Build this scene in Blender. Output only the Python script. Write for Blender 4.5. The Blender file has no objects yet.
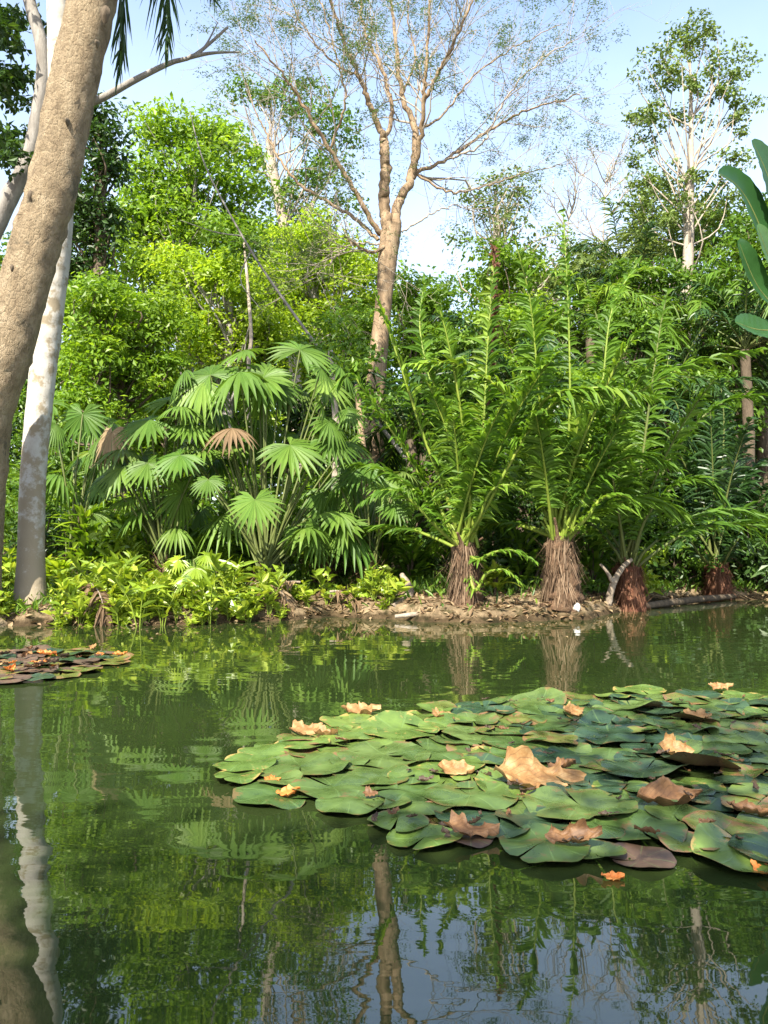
import bpy, math, random
import numpy as np
from mathutils import Vector
random.seed(7); RNG = np.random.default_rng(7)
SC = bpy.context.scene; COL = SC.collection
W, H, F = 768, 1024, 796.0
CAMZ = 1.2; TILT = math.atan(28/F)
SUN_EL, SUN_AZ = 45.0, 200.0      # azimuth measured clockwise from +Y (the view direction)

# ------------------------------------------------------------------ helpers
def P(px, py, Y):
    c, s = math.cos(TILT), math.sin(TILT)
    u = 512 - py
    d = np.array([px-384.0, c*F - s*u, s*F + c*u])
    d *= Y/d[1]
    return np.array([d[0], d[1], CAMZ + d[2]])
def PW(px, py):                    # pixel to the water surface
    c, s = math.cos(TILT), math.sin(TILT)
    u = 512 - py
    d = np.array([px-384.0, c*F - s*u, s*F + c*u])
    d *= -CAMZ/d[2]
    return np.array([d[0], d[1], 0.0])
def nrm(a):
    a = np.asarray(a, float)
    return a/np.maximum(np.linalg.norm(a, axis=-1, keepdims=True), 1e-9)

# ------------------------------------------------------------------ terrain
SX = np.array([-60,-30,-15,-9,-6.2,-4.6,-3.4,-2.2,-1.4,-0.9,-0.3,0.6,1.9,3.0,4.0,5.0,6.4,8.5,13,30,60])
SY = np.array([ 6, 8, 10,10.8,11.1,11.3,11.2,11.6,11.8,12.6,12.2,11.7,11.6,12.1,13.4,15.0,16.2,16.0,13,9,6])
def shore(x):
    x = np.asarray(x, float)
    return np.interp(x, SX, SY) + 0.10*np.sin(3.1*x+1) + 0.06*np.sin(7.7*x) + 0.03*np.sin(17*x+2)
def ground(x, y):
    x = np.asarray(x, float); y = np.asarray(y, float)
    d = y - shore(x)
    up = 0.16*np.clip(d/0.25, -1, 1) + 0.18*np.clip(d/2.5, 0, 1) + 0.45*np.clip(d/14, 0, 1) + 0.05*np.clip(d, 0, 1e3)**1.0*0.3
    down = -0.16 - 0.5*np.clip(-d/4, 0, 1)
    z = np.where(d > -0.25, up, down)
    z = z + 0.035*np.clip(d/0.3, 0, 1)*(np.sin(2.3*x+y*1.1)+np.sin(5.1*x-3.3*y)*.6+np.sin(9*x+11*y)*.3)
    near = 0.5 - y                              # the near bank, under the photographer
    z = np.where(near > 0, np.maximum(z, np.clip(-0.6+1.2*near, -0.6, 0.25)), z)
    side = np.maximum(-14.5 - x, x - 16.5)
    z = np.where(side > -1, np.maximum(z, np.clip(-0.66+0.5*(side+1), -0.7, 0.35)), z)
    return z
def gz(x, y): return float(ground(x, y))

# ------------------------------------------------------------------ mesh building
class MB:
    def __init__(s): s.v=[]; s.f4=[]; s.a=[]; s.n=0; s.uv=[]
    def add(s, v, f, a=0.5, uv=None):
        v = np.asarray(v, float).reshape(-1,3); f = np.asarray(f, int).reshape(-1,4)
        s.v.append(v); s.f4.append(f+s.n); s.n += len(v)
        s.a.append(np.broadcast_to(np.asarray(a, float), (len(v),)) if np.ndim(a)==0 else np.asarray(a,float))
        s.uv.append(np.zeros((len(v),2)) if uv is None else np.asarray(uv,float))
    def mesh(s, name, mat, smooth=True, origin=None):
        v = np.concatenate(s.v); f = np.concatenate(s.f4); a = np.concatenate(s.a); uv = np.concatenate(s.uv)
        if origin is not None: v = v - np.asarray(origin)
        me = bpy.data.meshes.new(name)
        # quads whose last two indices repeat are triangles
        tri = f[:,2]==f[:,3]
        tot = np.where(tri,3,4); st = np.concatenate([[0],np.cumsum(tot)[:-1]])
        mask = np.ones(f.shape,bool); mask[tri,3]=False
        idx = f[mask]
        me.vertices.add(len(v)); me.loops.add(len(idx)); me.polygons.add(len(f))
        me.vertices.foreach_set('co', v.astype(np.float32).ravel())
        me.loops.foreach_set('vertex_index', idx.astype(np.int32))
        me.polygons.foreach_set('loop_start', st.astype(np.int32))
        me.polygons.foreach_set('use_smooth', np.full(len(f), smooth))
        at = me.attributes.new('vary','FLOAT','POINT'); at.data.foreach_set('value', a.astype(np.float32))
        a2 = me.attributes.new('leafuv','FLOAT_VECTOR','POINT')
        a2.data.foreach_set('vector', np.column_stack([uv, np.zeros(len(uv))]).astype(np.float32).ravel())
        me.update(calc_edges=True); me.validate()
        me.materials.append(mat)
        return me
    def build(s, name, mat, parent=None, smooth=True, origin=None):
        o = bpy.data.objects.new(name, s.mesh(name, mat, smooth, origin)); COL.objects.link(o)
        if parent is not None: o.parent = parent
        elif origin is not None: o.location = origin
        return o
def tag(o, label=None, cat=None, group=None, kind=None):
    if label: o['label']=label
    if cat: o['category']=cat
    if group: o['group']=group
    if kind: o['kind']=kind
    return o
def empty(name, loc, label, cat, group=None, rz=0):
    o = bpy.data.objects.new(name, None); COL.objects.link(o); o.location = loc; o.rotation_euler=(0,0,rz)
    o.empty_display_size = .2
    return tag(o, label, cat, group)
def copy_tree(o, loc, rz, sc, label=None, parent=None):
    c = o.copy(); COL.objects.link(c)
    if parent is None:
        c.location = loc; c.rotation_euler=(0,0,rz); c.scale=(sc,sc,sc)
        if label: c['label']=label
    else: c.parent = parent
    for ch in list(o.children): copy_tree(ch, None, 0, 1, None, c)
    return c

def tube(mb, pts, rad, k=6, a=0.5, rough=0.0):
    pts = np.asarray(pts,float); n=len(pts); rad=np.broadcast_to(np.asarray(rad,float),(n,))
    t = nrm(np.gradient(pts,axis=0))
    ref = np.array([0,1.0,0]) if abs(t[0,1])<.8 else np.array([1.0,0,0])
    u = nrm(np.cross(t, ref)); w = np.cross(t,u)
    th = np.linspace(0,2*math.pi,k,endpoint=False)
    r = rad[:,None]*np.ones((n,k))
    if rough: r = r*(1+rough*RNG.standard_normal((n,k)))
    v = pts[:,None,:]+r[:,:,None]*(np.cos(th)[None,:,None]*u[:,None,:]+np.sin(th)[None,:,None]*w[:,None,:])
    i = np.arange(n-1)[:,None]*k; j=np.arange(k)[None,:]; j2=(j+1)%k
    f = np.stack([i+j, i+j2, i+k+j2, i+k+j],-1).reshape(-1,4)
    uvv = np.stack([np.broadcast_to(th[None,:]/6.283,(n,k)), np.broadcast_to(np.linspace(0,1,n)[:,None],(n,k))],-1).reshape(-1,2)
    mb.add(v.reshape(-1,3), f, a, uvv)
    c0 = len(mb.v)  # cap the end
    cap = np.vstack([v[-1], pts[-1:]]); fc = np.array([[q,(q+1)%k,k,k] for q in range(k)])
    mb.add(cap, fc, a)
def smoothline(pts, n):
    pts=np.asarray(pts,float); m=len(pts)
    if m<3:
        t=np.linspace(0,1,n)[:,None]; return pts[0]*(1-t)+pts[-1]*t
    out=[]; T=np.linspace(0,m-1,n)
    for t in T:
        i=min(int(t),m-2); f=t-i
        p0=pts[max(i-1,0)];p1=pts[i];p2=pts[i+1];p3=pts[min(i+2,m-1)]
        out.append(.5*((2*p1)+(-p0+p2)*f+(2*p0-5*p1+4*p2-p3)*f*f+(-p0+3*p1-3*p2+p3)*f**3))
    return np.array(out)

def blades(mb, p, d, nn, L, Wd, droop=0.1, prof=((0,.15),(.3,1),(.7,.8),(1,.03)), fold=.18, a=None):
    """long leaves with a folded midrib; every argument may be an array"""
    p=np.asarray(p,float).reshape(-1,3); n=len(p)
    d=nrm(np.broadcast_to(d,(n,3))); nn=np.broadcast_to(nn,(n,3)); side=nrm(np.cross(d,nn)); up=np.cross(side,d)
    L=np.broadcast_to(L,(n,)).astype(float); Wd=np.broadcast_to(Wd,(n,)).astype(float); droop=np.broadcast_to(droop,(n,))
    m=len(prof); V=np.zeros((n,m,3,3)); UV=np.zeros((n,m,3,2))
    for i,(t,w) in enumerate(prof):
        c=p+d*(L*t)[:,None]; c=c-np.array([0,0,1.])*(droop*L*t*t)[:,None]
        hw=(Wd*w*.5)[:,None]
        V[:,i,0]=c-side*hw+up*hw*fold*2; V[:,i,1]=c; V[:,i,2]=c+side*hw+up*hw*fold*2
        UV[:,i,0]=(-1,t);UV[:,i,1]=(0,t);UV[:,i,2]=(1,t)
    base=(np.arange(n)*m*3)[:,None,None]; r=(np.arange(m-1)*3)[None,:,None]; c=np.arange(2)[None,None,:]
    b=base+r+c
    f=np.stack([b,b+1,b+4,b+3],-1).reshape(-1,4)
    if a is None: a=RNG.random(n)
    mb.add(V.reshape(-1,3), f, np.repeat(np.broadcast_to(a,(n,)),m*3), UV.reshape(-1,2))
def leaves(mb, p, nn, L, ratio=.5, a=None, d=None):
    """small crown leaves: one folded quad each"""
    p=np.asarray(p,float); n=len(p); nn=nrm(nn)
    if d is None: d=RNG.standard_normal((n,3))
    d=nrm(d-(d*nn).sum(1,keepdims=True)*nn); s=np.cross(d,nn)
    L=np.broadcast_to(L,(n,)).astype(float)[:,None]
    V=np.stack([p, p+d*L*.5+s*L*ratio*.5+nn*L*.08, p+d*L-nn*L*.08, p+d*L*.5-s*L*ratio*.5+nn*L*.08],1)
    f=np.arange(n*4).reshape(-1,4)
    if a is None: a=RNG.random(n)
    mb.add(V.reshape(-1,3), f, np.repeat(np.clip(a,0,1),4))
def clump(mb, c, r, n, L, ratio=.5, up=.55, flat=.7, shell=.6, rnd=.55, va=None):
    """leaves through a clump's volume, denser towards its skin"""
    q=nrm(RNG.standard_normal((n,3))); q[:,2]=np.where(RNG.random(n)<.7, np.abs(q[:,2]), q[:,2])
    rr=np.where(RNG.random(n)<shell, RNG.uniform(.75,1.1,n), RNG.random(n)**.5)
    r3=np.array([r,r,r*flat])
    p=c+q*rr[:,None]*r3*(1+.15*RNG.standard_normal((n,1)))
    nn=q*.7+np.array([0,0,up])+rnd*RNG.standard_normal((n,3))
    base=random.random() if va is None else va
    a=np.clip(base*.5+.5*RNG.random(n),0,1)
    leaves(mb,p,nn,L*RNG.uniform(.6,1.3,n),ratio,a)

# ------------------------------------------------------------------ materials
def newmat(name):
    m=bpy.data.materials.new(name); m.use_nodes=True; nt=m.node_tree; nt.nodes.clear()
    return m, nt, nt.nodes, nt.links
def noise(N,L,vec,scale,detail=4,rough=.6):
    t=N.new('ShaderNodeTexNoise'); t.inputs['Scale'].default_value=scale; t.inputs['Detail'].default_value=detail
    t.inputs['Roughness'].default_value=rough
    if vec is not None: L.new(vec,t.inputs['Vector'])
    return t
def ramp(N,L,fac,stops):
    r=N.new('ShaderNodeValToRGB'); e=r.color_ramp.elements
    while len(e)<len(stops): e.new(.5)
    for i,(p,c) in enumerate(stops):
        e[i].position=p; e[i].color=(*c,1) if len(c)==3 else c
    L.new(fac,r.inputs[0]); return r
def leafmat(name, c1, c2, c3=None, trans=.35, rough=.45, spec=.4, tcol=1.5):
    m,nt,N,L=newmat(name)
    at=N.new('ShaderNodeAttribute'); at.attribute_name='vary'
    stops=[(0,c1),(.62,c2)] + ([(1,c3)] if c3 else [])
    r=ramp(N,L,at.outputs['Fac'],stops)
    tc=N.new('ShaderNodeTexCoord'); nz=noise(N,L,tc.outputs['Object'],1.3,3)
    mx=N.new('ShaderNodeHueSaturation'); L.new(r.outputs[0],mx.inputs['Color'])
    mr=N.new('ShaderNodeMapRange'); mr.inputs['From Min'].default_value=.3; mr.inputs['From Max'].default_value=.7
    mr.inputs['To Min'].default_value=.75; mr.inputs['To Max'].default_value=1.25
    L.new(nz.outputs['Fac'],mr.inputs['Value']); L.new(mr.outputs[0],mx.inputs['Value'])
    b=N.new('ShaderNodeBsdfPrincipled'); b.inputs['Roughness'].default_value=rough; b.inputs['Specular IOR Level'].default_value=spec
    L.new(mx.outputs[0],b.inputs['Base Color'])
    t=N.new('ShaderNodeBsdfTranslucent')
    g=N.new('ShaderNodeMix'); g.data_type='RGBA'; g.blend_type='MULTIPLY'; g.inputs['Factor'].default_value=1
    g.inputs['B'].default_value=(tcol*1.15,tcol*1.1,tcol*.5,1); L.new(mx.outputs[0],g.inputs['A']); L.new(g.outputs['Result'],t.inputs['Color'])
    s=N.new('ShaderNodeMixShader'); s.inputs[0].default_value=trans
    L.new(b.outputs[0],s.inputs[1]); L.new(t.outputs[0],s.inputs[2])
    o=N.new('ShaderNodeOutputMaterial'); L.new(s.outputs[0],o.inputs[0])
    return m
def barkmat(name, cols, scale=6, stretch=(1,1,.25), bump=.6, bdist=.03, rough=.85, rings=0, blot=None):
    m,nt,N,L=newmat(name)
    tc=N.new('ShaderNodeTexCoord'); mp=N.new('ShaderNodeMapping'); mp.inputs['Scale'].default_value=stretch
    L.new(tc.outputs['Object'],mp.inputs['Vector'])
    nz=noise(N,L,mp.outputs[0],scale,8,.7)
    r=ramp(N,L,nz.outputs['Fac'],[(.25+.5*i/(len(cols)-1),c) for i,c in enumerate(cols)])
    col=r.outputs[0]
    if blot:
        n2=noise(N,L,tc.outputs['Object'],blot[0],5,.65); r2=ramp(N,L,n2.outputs['Fac'],[(blot[1],(0,0,0)),(blot[1]+.07,(1,1,1))])
        mx=N.new('ShaderNodeMix'); mx.data_type='RGBA'; L.new(r2.outputs[0],mx.inputs['Factor']); L.new(col,mx.inputs['A'])
        mx.inputs['B'].default_value=(*blot[2],1); col=mx.outputs['Result']
    b=N.new('ShaderNodeBsdfPrincipled'); b.inputs['Roughness'].default_value=rough; b.inputs['Specular IOR Level'].default_value=.2
    L.new(col,b.inputs['Base Color'])
    n3=noise(N,L,mp.outputs[0],scale*3,8,.75)
    bp=N.new('ShaderNodeBump'); bp.inputs['Strength'].default_value=bump; bp.inputs['Distance'].default_value=bdist
    h=n3.outputs['Fac']
    vo=N.new('ShaderNodeTexVoronoi'); vo.feature='DISTANCE_TO_EDGE'; vo.inputs['Scale'].default_value=scale*2.2; L.new(mp.outputs[0],vo.inputs['Vector'])
    vr=ramp(N,L,vo.outputs['Distance'],[(0,(0,0,0)),(.16,(1,1,1))]); va=N.new('ShaderNodeMath'); va.operation='MULTIPLY_ADD'; va.inputs[1].default_value=.13 if bdist>.04 else .1; L.new(vr.outputs[0],va.inputs[0]); L.new(h,va.inputs[2]); h=va.outputs[0]
    if rings:
        wv=N.new('ShaderNodeTexWave'); wv.bands_direction='Z'; wv.inputs['Scale'].default_value=rings; wv.inputs['Distortion'].default_value=2.5
        wv.inputs['Detail'].default_value=3; L.new(tc.outputs['Object'],wv.inputs['Vector'])
        ad=N.new('ShaderNodeMath'); ad.operation='ADD'; L.new(wv.outputs['Fac'],ad.inputs[0]); L.new(h,ad.inputs[1]); h=ad.outputs[0]
    L.new(h,bp.inputs['Height']); L.new(bp.outputs[0],b.inputs['Normal'])
    o=N.new('ShaderNodeOutputMaterial'); L.new(b.outputs[0],o.inputs[0])
    return m

G={}
G['fresh']=leafmat('fresh_foliage',(.07,.145,.010),(.15,.25,.018),(.24,.34,.028),trans=.45,tcol=1.7)
G['yellow']=leafmat('yellow_green_foliage',(.13,.21,.010),(.24,.34,.022),(.34,.42,.04),trans=.48,tcol=1.7)
G['dark']=leafmat('dark_foliage',(.018,.048,.009),(.035,.08,.011),(.065,.12,.015),trans=.28)
G['mid']=leafmat('mid_foliage',(.045,.10,.010),(.085,.165,.014),(.15,.235,.022),trans=.38,tcol=1.6)
G['olive']=leafmat('olive_foliage',(.07,.11,.02),(.12,.18,.035),(.20,.25,.06),trans=.3)
G['blue']=leafmat('feathery_foliage',(.05,.095,.035),(.08,.13,.045),(.12,.17,.06),trans=.45)
G['herb']=leafmat('bank_herb_leaf',(.11,.18,.014),(.22,.31,.024),(.36,.42,.05),trans=.35,rough=.35)
G['fan']=leafmat('fan_palm_leaf',(.05,.115,.014),(.095,.17,.022),(.16,.24,.04),trans=.32,rough=.5,spec=.28)
G['frond']=leafmat('feather_palm_leaflet',(.045,.105,.010),(.10,.19,.016),(.21,.30,.035),trans=.38,rough=.5,spec=.3)
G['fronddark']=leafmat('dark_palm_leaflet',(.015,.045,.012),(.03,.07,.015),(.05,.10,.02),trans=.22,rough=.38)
G['dry']=leafmat('dry_leaf',(.10,.06,.03),(.20,.135,.075),(.32,.24,.14),trans=.25,rough=.7,spec=.2,tcol=1.0)
G['thatch']=leafmat('palm_thatch',(.05,.03,.018),(.12,.08,.05),(.22,.155,.10),trans=.05,rough=.9,spec=.1,tcol=1)
G['rust']=leafmat('rusty_leaflet',(.07,.03,.018),(.13,.058,.03),(.20,.10,.055),trans=.2,rough=.7,spec=.2,tcol=1.0)
G['banana']=leafmat('banana_leaf',(.02,.065,.018),(.035,.09,.022),(.06,.13,.03),trans=.25,rough=.3,spec=.5)
B={}
B['brown']=barkmat('rough_brown_bark',[(.14,.10,.06),(.31,.235,.145),(.46,.365,.24)],7,(1,1,.6),1.0,.09,blot=(2.2,.60,(.16,.13,.085)))
def stain_shade(m,h,col):  # patchy brown towards the foot: lichen stain, with the lower trunk's shade painted in
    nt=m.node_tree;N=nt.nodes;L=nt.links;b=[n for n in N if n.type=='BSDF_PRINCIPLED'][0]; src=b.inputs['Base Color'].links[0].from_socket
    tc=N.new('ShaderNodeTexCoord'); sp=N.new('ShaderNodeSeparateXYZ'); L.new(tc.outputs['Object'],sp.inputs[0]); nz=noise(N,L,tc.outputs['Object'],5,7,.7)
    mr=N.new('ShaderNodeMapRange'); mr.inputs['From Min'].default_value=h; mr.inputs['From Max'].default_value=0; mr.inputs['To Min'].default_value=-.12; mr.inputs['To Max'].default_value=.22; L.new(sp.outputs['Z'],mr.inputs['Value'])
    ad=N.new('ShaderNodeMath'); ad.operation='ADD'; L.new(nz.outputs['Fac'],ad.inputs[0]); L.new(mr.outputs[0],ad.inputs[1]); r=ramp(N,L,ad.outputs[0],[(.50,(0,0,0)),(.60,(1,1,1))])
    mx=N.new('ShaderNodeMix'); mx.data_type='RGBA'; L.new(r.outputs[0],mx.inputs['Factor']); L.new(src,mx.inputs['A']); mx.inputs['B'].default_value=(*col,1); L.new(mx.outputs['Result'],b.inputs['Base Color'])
B['white']=barkmat('pale_palm_bark',[(.27,.25,.21),(.38,.355,.31),(.46,.435,.39)],5,(1,1,.8),.5,.015,rings=1.1,blot=(3.2,.53,(.23,.19,.13)))
stain_shade(B['white'],3.8,(.25,.205,.14))
B['grey']=barkmat('grey_bark',[(.12,.105,.09),(.22,.20,.175),(.33,.31,.28)],7,(1,1,.3),.6,.02)
B['tan']=barkmat('tan_bark',[(.12,.078,.045),(.235,.165,.10),(.35,.265,.17)],7,(1,1,.2),.7,.03)
B['pale']=barkmat('pale_bark',[(.20,.155,.11),(.32,.27,.21),(.42,.37,.30)],6,(1,1,.3),.7,.03)
B['dark']=barkmat('dark_bark',[(.05,.038,.026),(.10,.075,.05),(.15,.12,.08)],7,(1,1,.3),.7,.03)
B['fibre']=barkmat('palm_fibre',[(.07,.04,.022),(.16,.095,.055),(.28,.20,.12)],11,(1.6,1.6,.25),1.0,.05)
B['fibrered']=barkmat('reddish_palm_fibre',[(.09,.035,.02),(.17,.07,.04),(.27,.14,.08)],11,(1.6,1.6,.25),1.0,.05)
B['stalk']=barkmat('green_leaf_stalk',[(.07,.11,.015),(.14,.19,.025),(.24,.27,.045)],5,(1,1,.4),.2,.005,rough=.45)
B['stalkdark']=barkmat('dull_leaf_stalk',[(.05,.07,.02),(.09,.11,.03),(.14,.15,.05)],5,(1,1,.4),.2,.005,rough=.5)
B['log']=barkmat('weathered_log',[(.10,.075,.055),(.22,.175,.13),(.36,.31,.25)],8,(1,1,1),.8,.02)

# ground
def groundmat():
    m,nt,N,L=newmat('bank_soil')
    tc=N.new('ShaderNodeTexCoord'); o_=tc.outputs['Object']
    n1=noise(N,L,o_,.9,8,.65); n2=noise(N,L,o_,14,8,.7); n3=noise(N,L,o_,4,5,.6)
    r1=ramp(N,L,n1.outputs['Fac'],[(.3,(.11,.082,.05)),(.5,(.22,.17,.105)),(.7,(.34,.275,.18))])
    r2=ramp(N,L,n2.outputs['Fac'],[(.35,(.55,.5,.45)),(.65,(1.15,1.1,1.05))])
    mx=N.new('ShaderNodeMix'); mx.data_type='RGBA'; mx.blend_type='MULTIPLY'; mx.inputs['Factor'].default_value=1
    L.new(r1.outputs[0],mx.inputs['A']); L.new(r2.outputs[0],mx.inputs['B'])
    r3=ramp(N,L,n3.outputs['Fac'],[(.5,(0,0,0)),(.62,(1,1,1))])
    m2=N.new('ShaderNodeMix'); m2.data_type='RGBA'; L.new(r3.outputs[0],m2.inputs['Factor']); L.new(mx.outputs['Result'],m2.inputs['A'])
    m2.inputs['B'].default_value=(.06,.05,.022,1)
    b=N.new('ShaderNodeBsdfPrincipled'); b.inputs['Roughness'].default_value=.95; b.inputs['Specular IOR Level'].default_value=.15
    sz=N.new('ShaderNodeSeparateXYZ'); L.new(o_,sz.inputs[0]); wa=N.new('ShaderNodeMath'); wa.operation='MULTIPLY_ADD'; L.new(n3.outputs['Fac'],wa.inputs[0]); wa.inputs[1].default_value=-.12; L.new(sz.outputs['Z'],wa.inputs[2])
    wr=ramp(N,L,wa.outputs[0],[(.0,(.32,.30,.26)),(.06,(1,1,1))]); mw=N.new('ShaderNodeMix'); mw.data_type='RGBA'; mw.blend_type='MULTIPLY'; mw.inputs['Factor'].default_value=1
    L.new(m2.outputs['Result'],mw.inputs['A']); L.new(wr.outputs[0],mw.inputs['B']); L.new(mw.outputs['Result'],b.inputs['Base Color'])
    bp=N.new('ShaderNodeBump'); bp.inputs['Strength'].default_value=.9; bp.inputs['Distance'].default_value=.05
    L.new(n2.outputs['Fac'],bp.inputs['Height']); L.new(bp.outputs[0],b.inputs['Normal'])
    o=N.new('ShaderNodeOutputMaterial'); L.new(b.outputs[0],o.inputs[0]); return m
def watermat():
    m,nt,N,L=newmat('murky_green_water')
    tc=N.new('ShaderNodeTexCoord')
    def ripple(sx,sy,sc,det,ro=.5):
        mp=N.new('ShaderNodeMapping'); mp.inputs['Scale'].default_value=(sx,sy,1); mp.inputs['Rotation'].default_value=(0,0,ro)
        L.new(tc.outputs['Object'],mp.inputs['Vector']); return noise(N,L,mp.outputs[0],sc,det,.5)
    a=ripple(.45,1.2,3.0,1.2,.08); b_=ripple(.55,1.5,11,1.5,-.12); c=ripple(1,1,.8,2,0)
    ad=N.new('ShaderNodeMath'); ad.operation='MULTIPLY_ADD'; L.new(b_.outputs['Fac'],ad.inputs[0]); ad.inputs[1].default_value=.07; L.new(a.outputs['Fac'],ad.inputs[2])
    bp=N.new('ShaderNodeBump'); bp.inputs['Strength'].default_value=1.0; bp.inputs['Distance'].default_value=.0048
    # ripples are stronger in some patches than others
    mr=N.new('ShaderNodeMapRange'); mr.inputs['From Min'].default_value=.35; mr.inputs['From Max'].default_value=.65; mr.inputs['To Min'].default_value=.15; mr.inputs['To Max'].default_value=1.0
    L.new(c.outputs['Fac'],mr.inputs['Value']); L.new(mr.outputs[0],bp.inputs['Strength'])
    L.new(ad.outputs[0],bp.inputs['Height'])
    n=noise(N,L,tc.outputs['Object'],.5,5,.6)
    r=ramp(N,L,n.outputs['Fac'],[(.3,(.013,.023,.006)),(.7,(.024,.036,.010))])
    b=N.new('ShaderNodeBsdfPrincipled'); b.inputs['Roughness'].default_value=.015; b.inputs['IOR'].default_value=1.8
    b.inputs['Specular IOR Level'].default_value=.6
    L.new(r.outputs[0],b.inputs['Base Color']); L.new(bp.outputs[0],b.inputs['Normal'])
    o=N.new('ShaderNodeOutputMaterial'); L.new(b.outputs[0],o.inputs[0]); return m
def padmat(name,c1,c2,rim,brownamt=.61,rough=.24):
    m,nt,N,L=newmat(name)
    at=N.new('ShaderNodeAttribute'); at.attribute_name='leafuv'; sp=N.new('ShaderNodeSeparateXYZ'); L.new(at.outputs['Vector'],sp.inputs[0])
    va=N.new('ShaderNodeAttribute'); va.attribute_name='vary'
    tc=N.new('ShaderNodeTexCoord'); oi=N.new('ShaderNodeObjectInfo')
    vm=N.new('ShaderNodeVectorMath'); vm.operation='ADD'; L.new(tc.outputs['Object'],vm.inputs[0])
    cb=N.new('ShaderNodeCombineXYZ')
    ml=N.new('ShaderNodeMath'); ml.operation='MULTIPLY'; ml.inputs[1].default_value=40; L.new(oi.outputs['Random'],ml.inputs[0])
    for i in range(3): L.new(ml.outputs[0],cb.inputs[i])
    L.new(cb.outputs[0],vm.inputs[1]); vec=vm.outputs[0]
    base=ramp(N,L,oi.outputs['Random'],[(0,c1),(1,c2)])
    n1=noise(N,L,vec,7,5,.65); rr=ramp(N,L,n1.outputs['Fac'],[(.3,(.5,.55,.5)),(.7,(1.35,1.3,1.1))])
    mu=N.new('ShaderNodeMix'); mu.data_type='RGBA'; mu.blend_type='MULTIPLY'; mu.inputs['Factor'].default_value=1
    L.new(base.outputs[0],mu.inputs['A']); L.new(rr.outputs[0],mu.inputs['B'])
    # radial veins
    mm=N.new('ShaderNodeMath'); mm.operation='MULTIPLY'; mm.inputs[1].default_value=15*math.pi; L.new(sp.outputs[0],mm.inputs[0])
    sn=N.new('ShaderNodeMath'); sn.operation='COSINE'; L.new(mm.outputs[0],sn.inputs[0])
    vr=ramp(N,L,sn.outputs[0],[(.95,(0,0,0)),(1,(.28,.28,.28))])
    mv=N.new('ShaderNodeMix'); mv.data_type='RGBA'; L.new(vr.outputs[0],mv.inputs['Factor']); L.new(mu.outputs['Result'],mv.inputs['A']); mv.inputs['B'].default_value=(.14,.22,.07,1)
    # worn rim and brown blotches
    n2=noise(N,L,vec,9,6,.7); ad=N.new('ShaderNodeMath'); ad.operation='ADD'; L.new(n2.outputs['Fac'],ad.inputs[0])
    pw=N.new('ShaderNodeMath'); pw.operation='POWER'; pw.inputs[1].default_value=9; L.new(sp.outputs[1],pw.inputs[0])
    ms=N.new('ShaderNodeMath'); ms.operation='MULTIPLY'; ms.inputs[1].default_value=.12; L.new(pw.outputs[0],ms.inputs[0]); L.new(ms.outputs[0],ad.inputs[1])
    br=ramp(N,L,ad.outputs[0],[(brownamt,(0,0,0)),(brownamt+.07,(1,1,1))])
    mb_=N.new('ShaderNodeMix'); mb_.data_type='RGBA'; L.new(br.outputs[0],mb_.inputs['Factor']); L.new(mv.outputs['Result'],mb_.inputs['A']); mb_.inputs['B'].default_value=(*rim,1)
    # the underside is dull reddish
    ge=N.new('ShaderNodeNewGeometry'); mf=N.new('ShaderNodeMix'); mf.data_type='RGBA'; L.new(ge.outputs['Backfacing'],mf.inputs['Factor'])
    L.new(mb_.outputs['Result'],mf.inputs['A']); mf.inputs['B'].default_value=(.09,.055,.03,1)
    b=N.new('ShaderNodeBsdfPrincipled'); b.inputs['Specular IOR Level'].default_value=.5
    rf=ramp(N,L,n1.outputs['Fac'],[(.3,(rough-.07,)*3),(.7,(rough+.2,)*3)]); L.new(rf.outputs[0],b.inputs['Roughness'])
    L.new(mf.outputs['Result'],b.inputs['Base Color'])
    bp=N.new('ShaderNodeBump'); bp.inputs['Strength'].default_value=.5; bp.inputs['Distance'].default_value=.006
    hs=N.new('ShaderNodeMath'); hs.operation='SUBTRACT'; L.new(n1.outputs['Fac'],hs.inputs[0]); L.new(vr.outputs[0],hs.inputs[1])
    L.new(hs.outputs[0],bp.inputs['Height']); L.new(bp.outputs[0],b.inputs['Normal'])
    o=N.new('ShaderNodeOutputMaterial'); L.new(b.outputs[0],o.inputs[0]); return m
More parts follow.
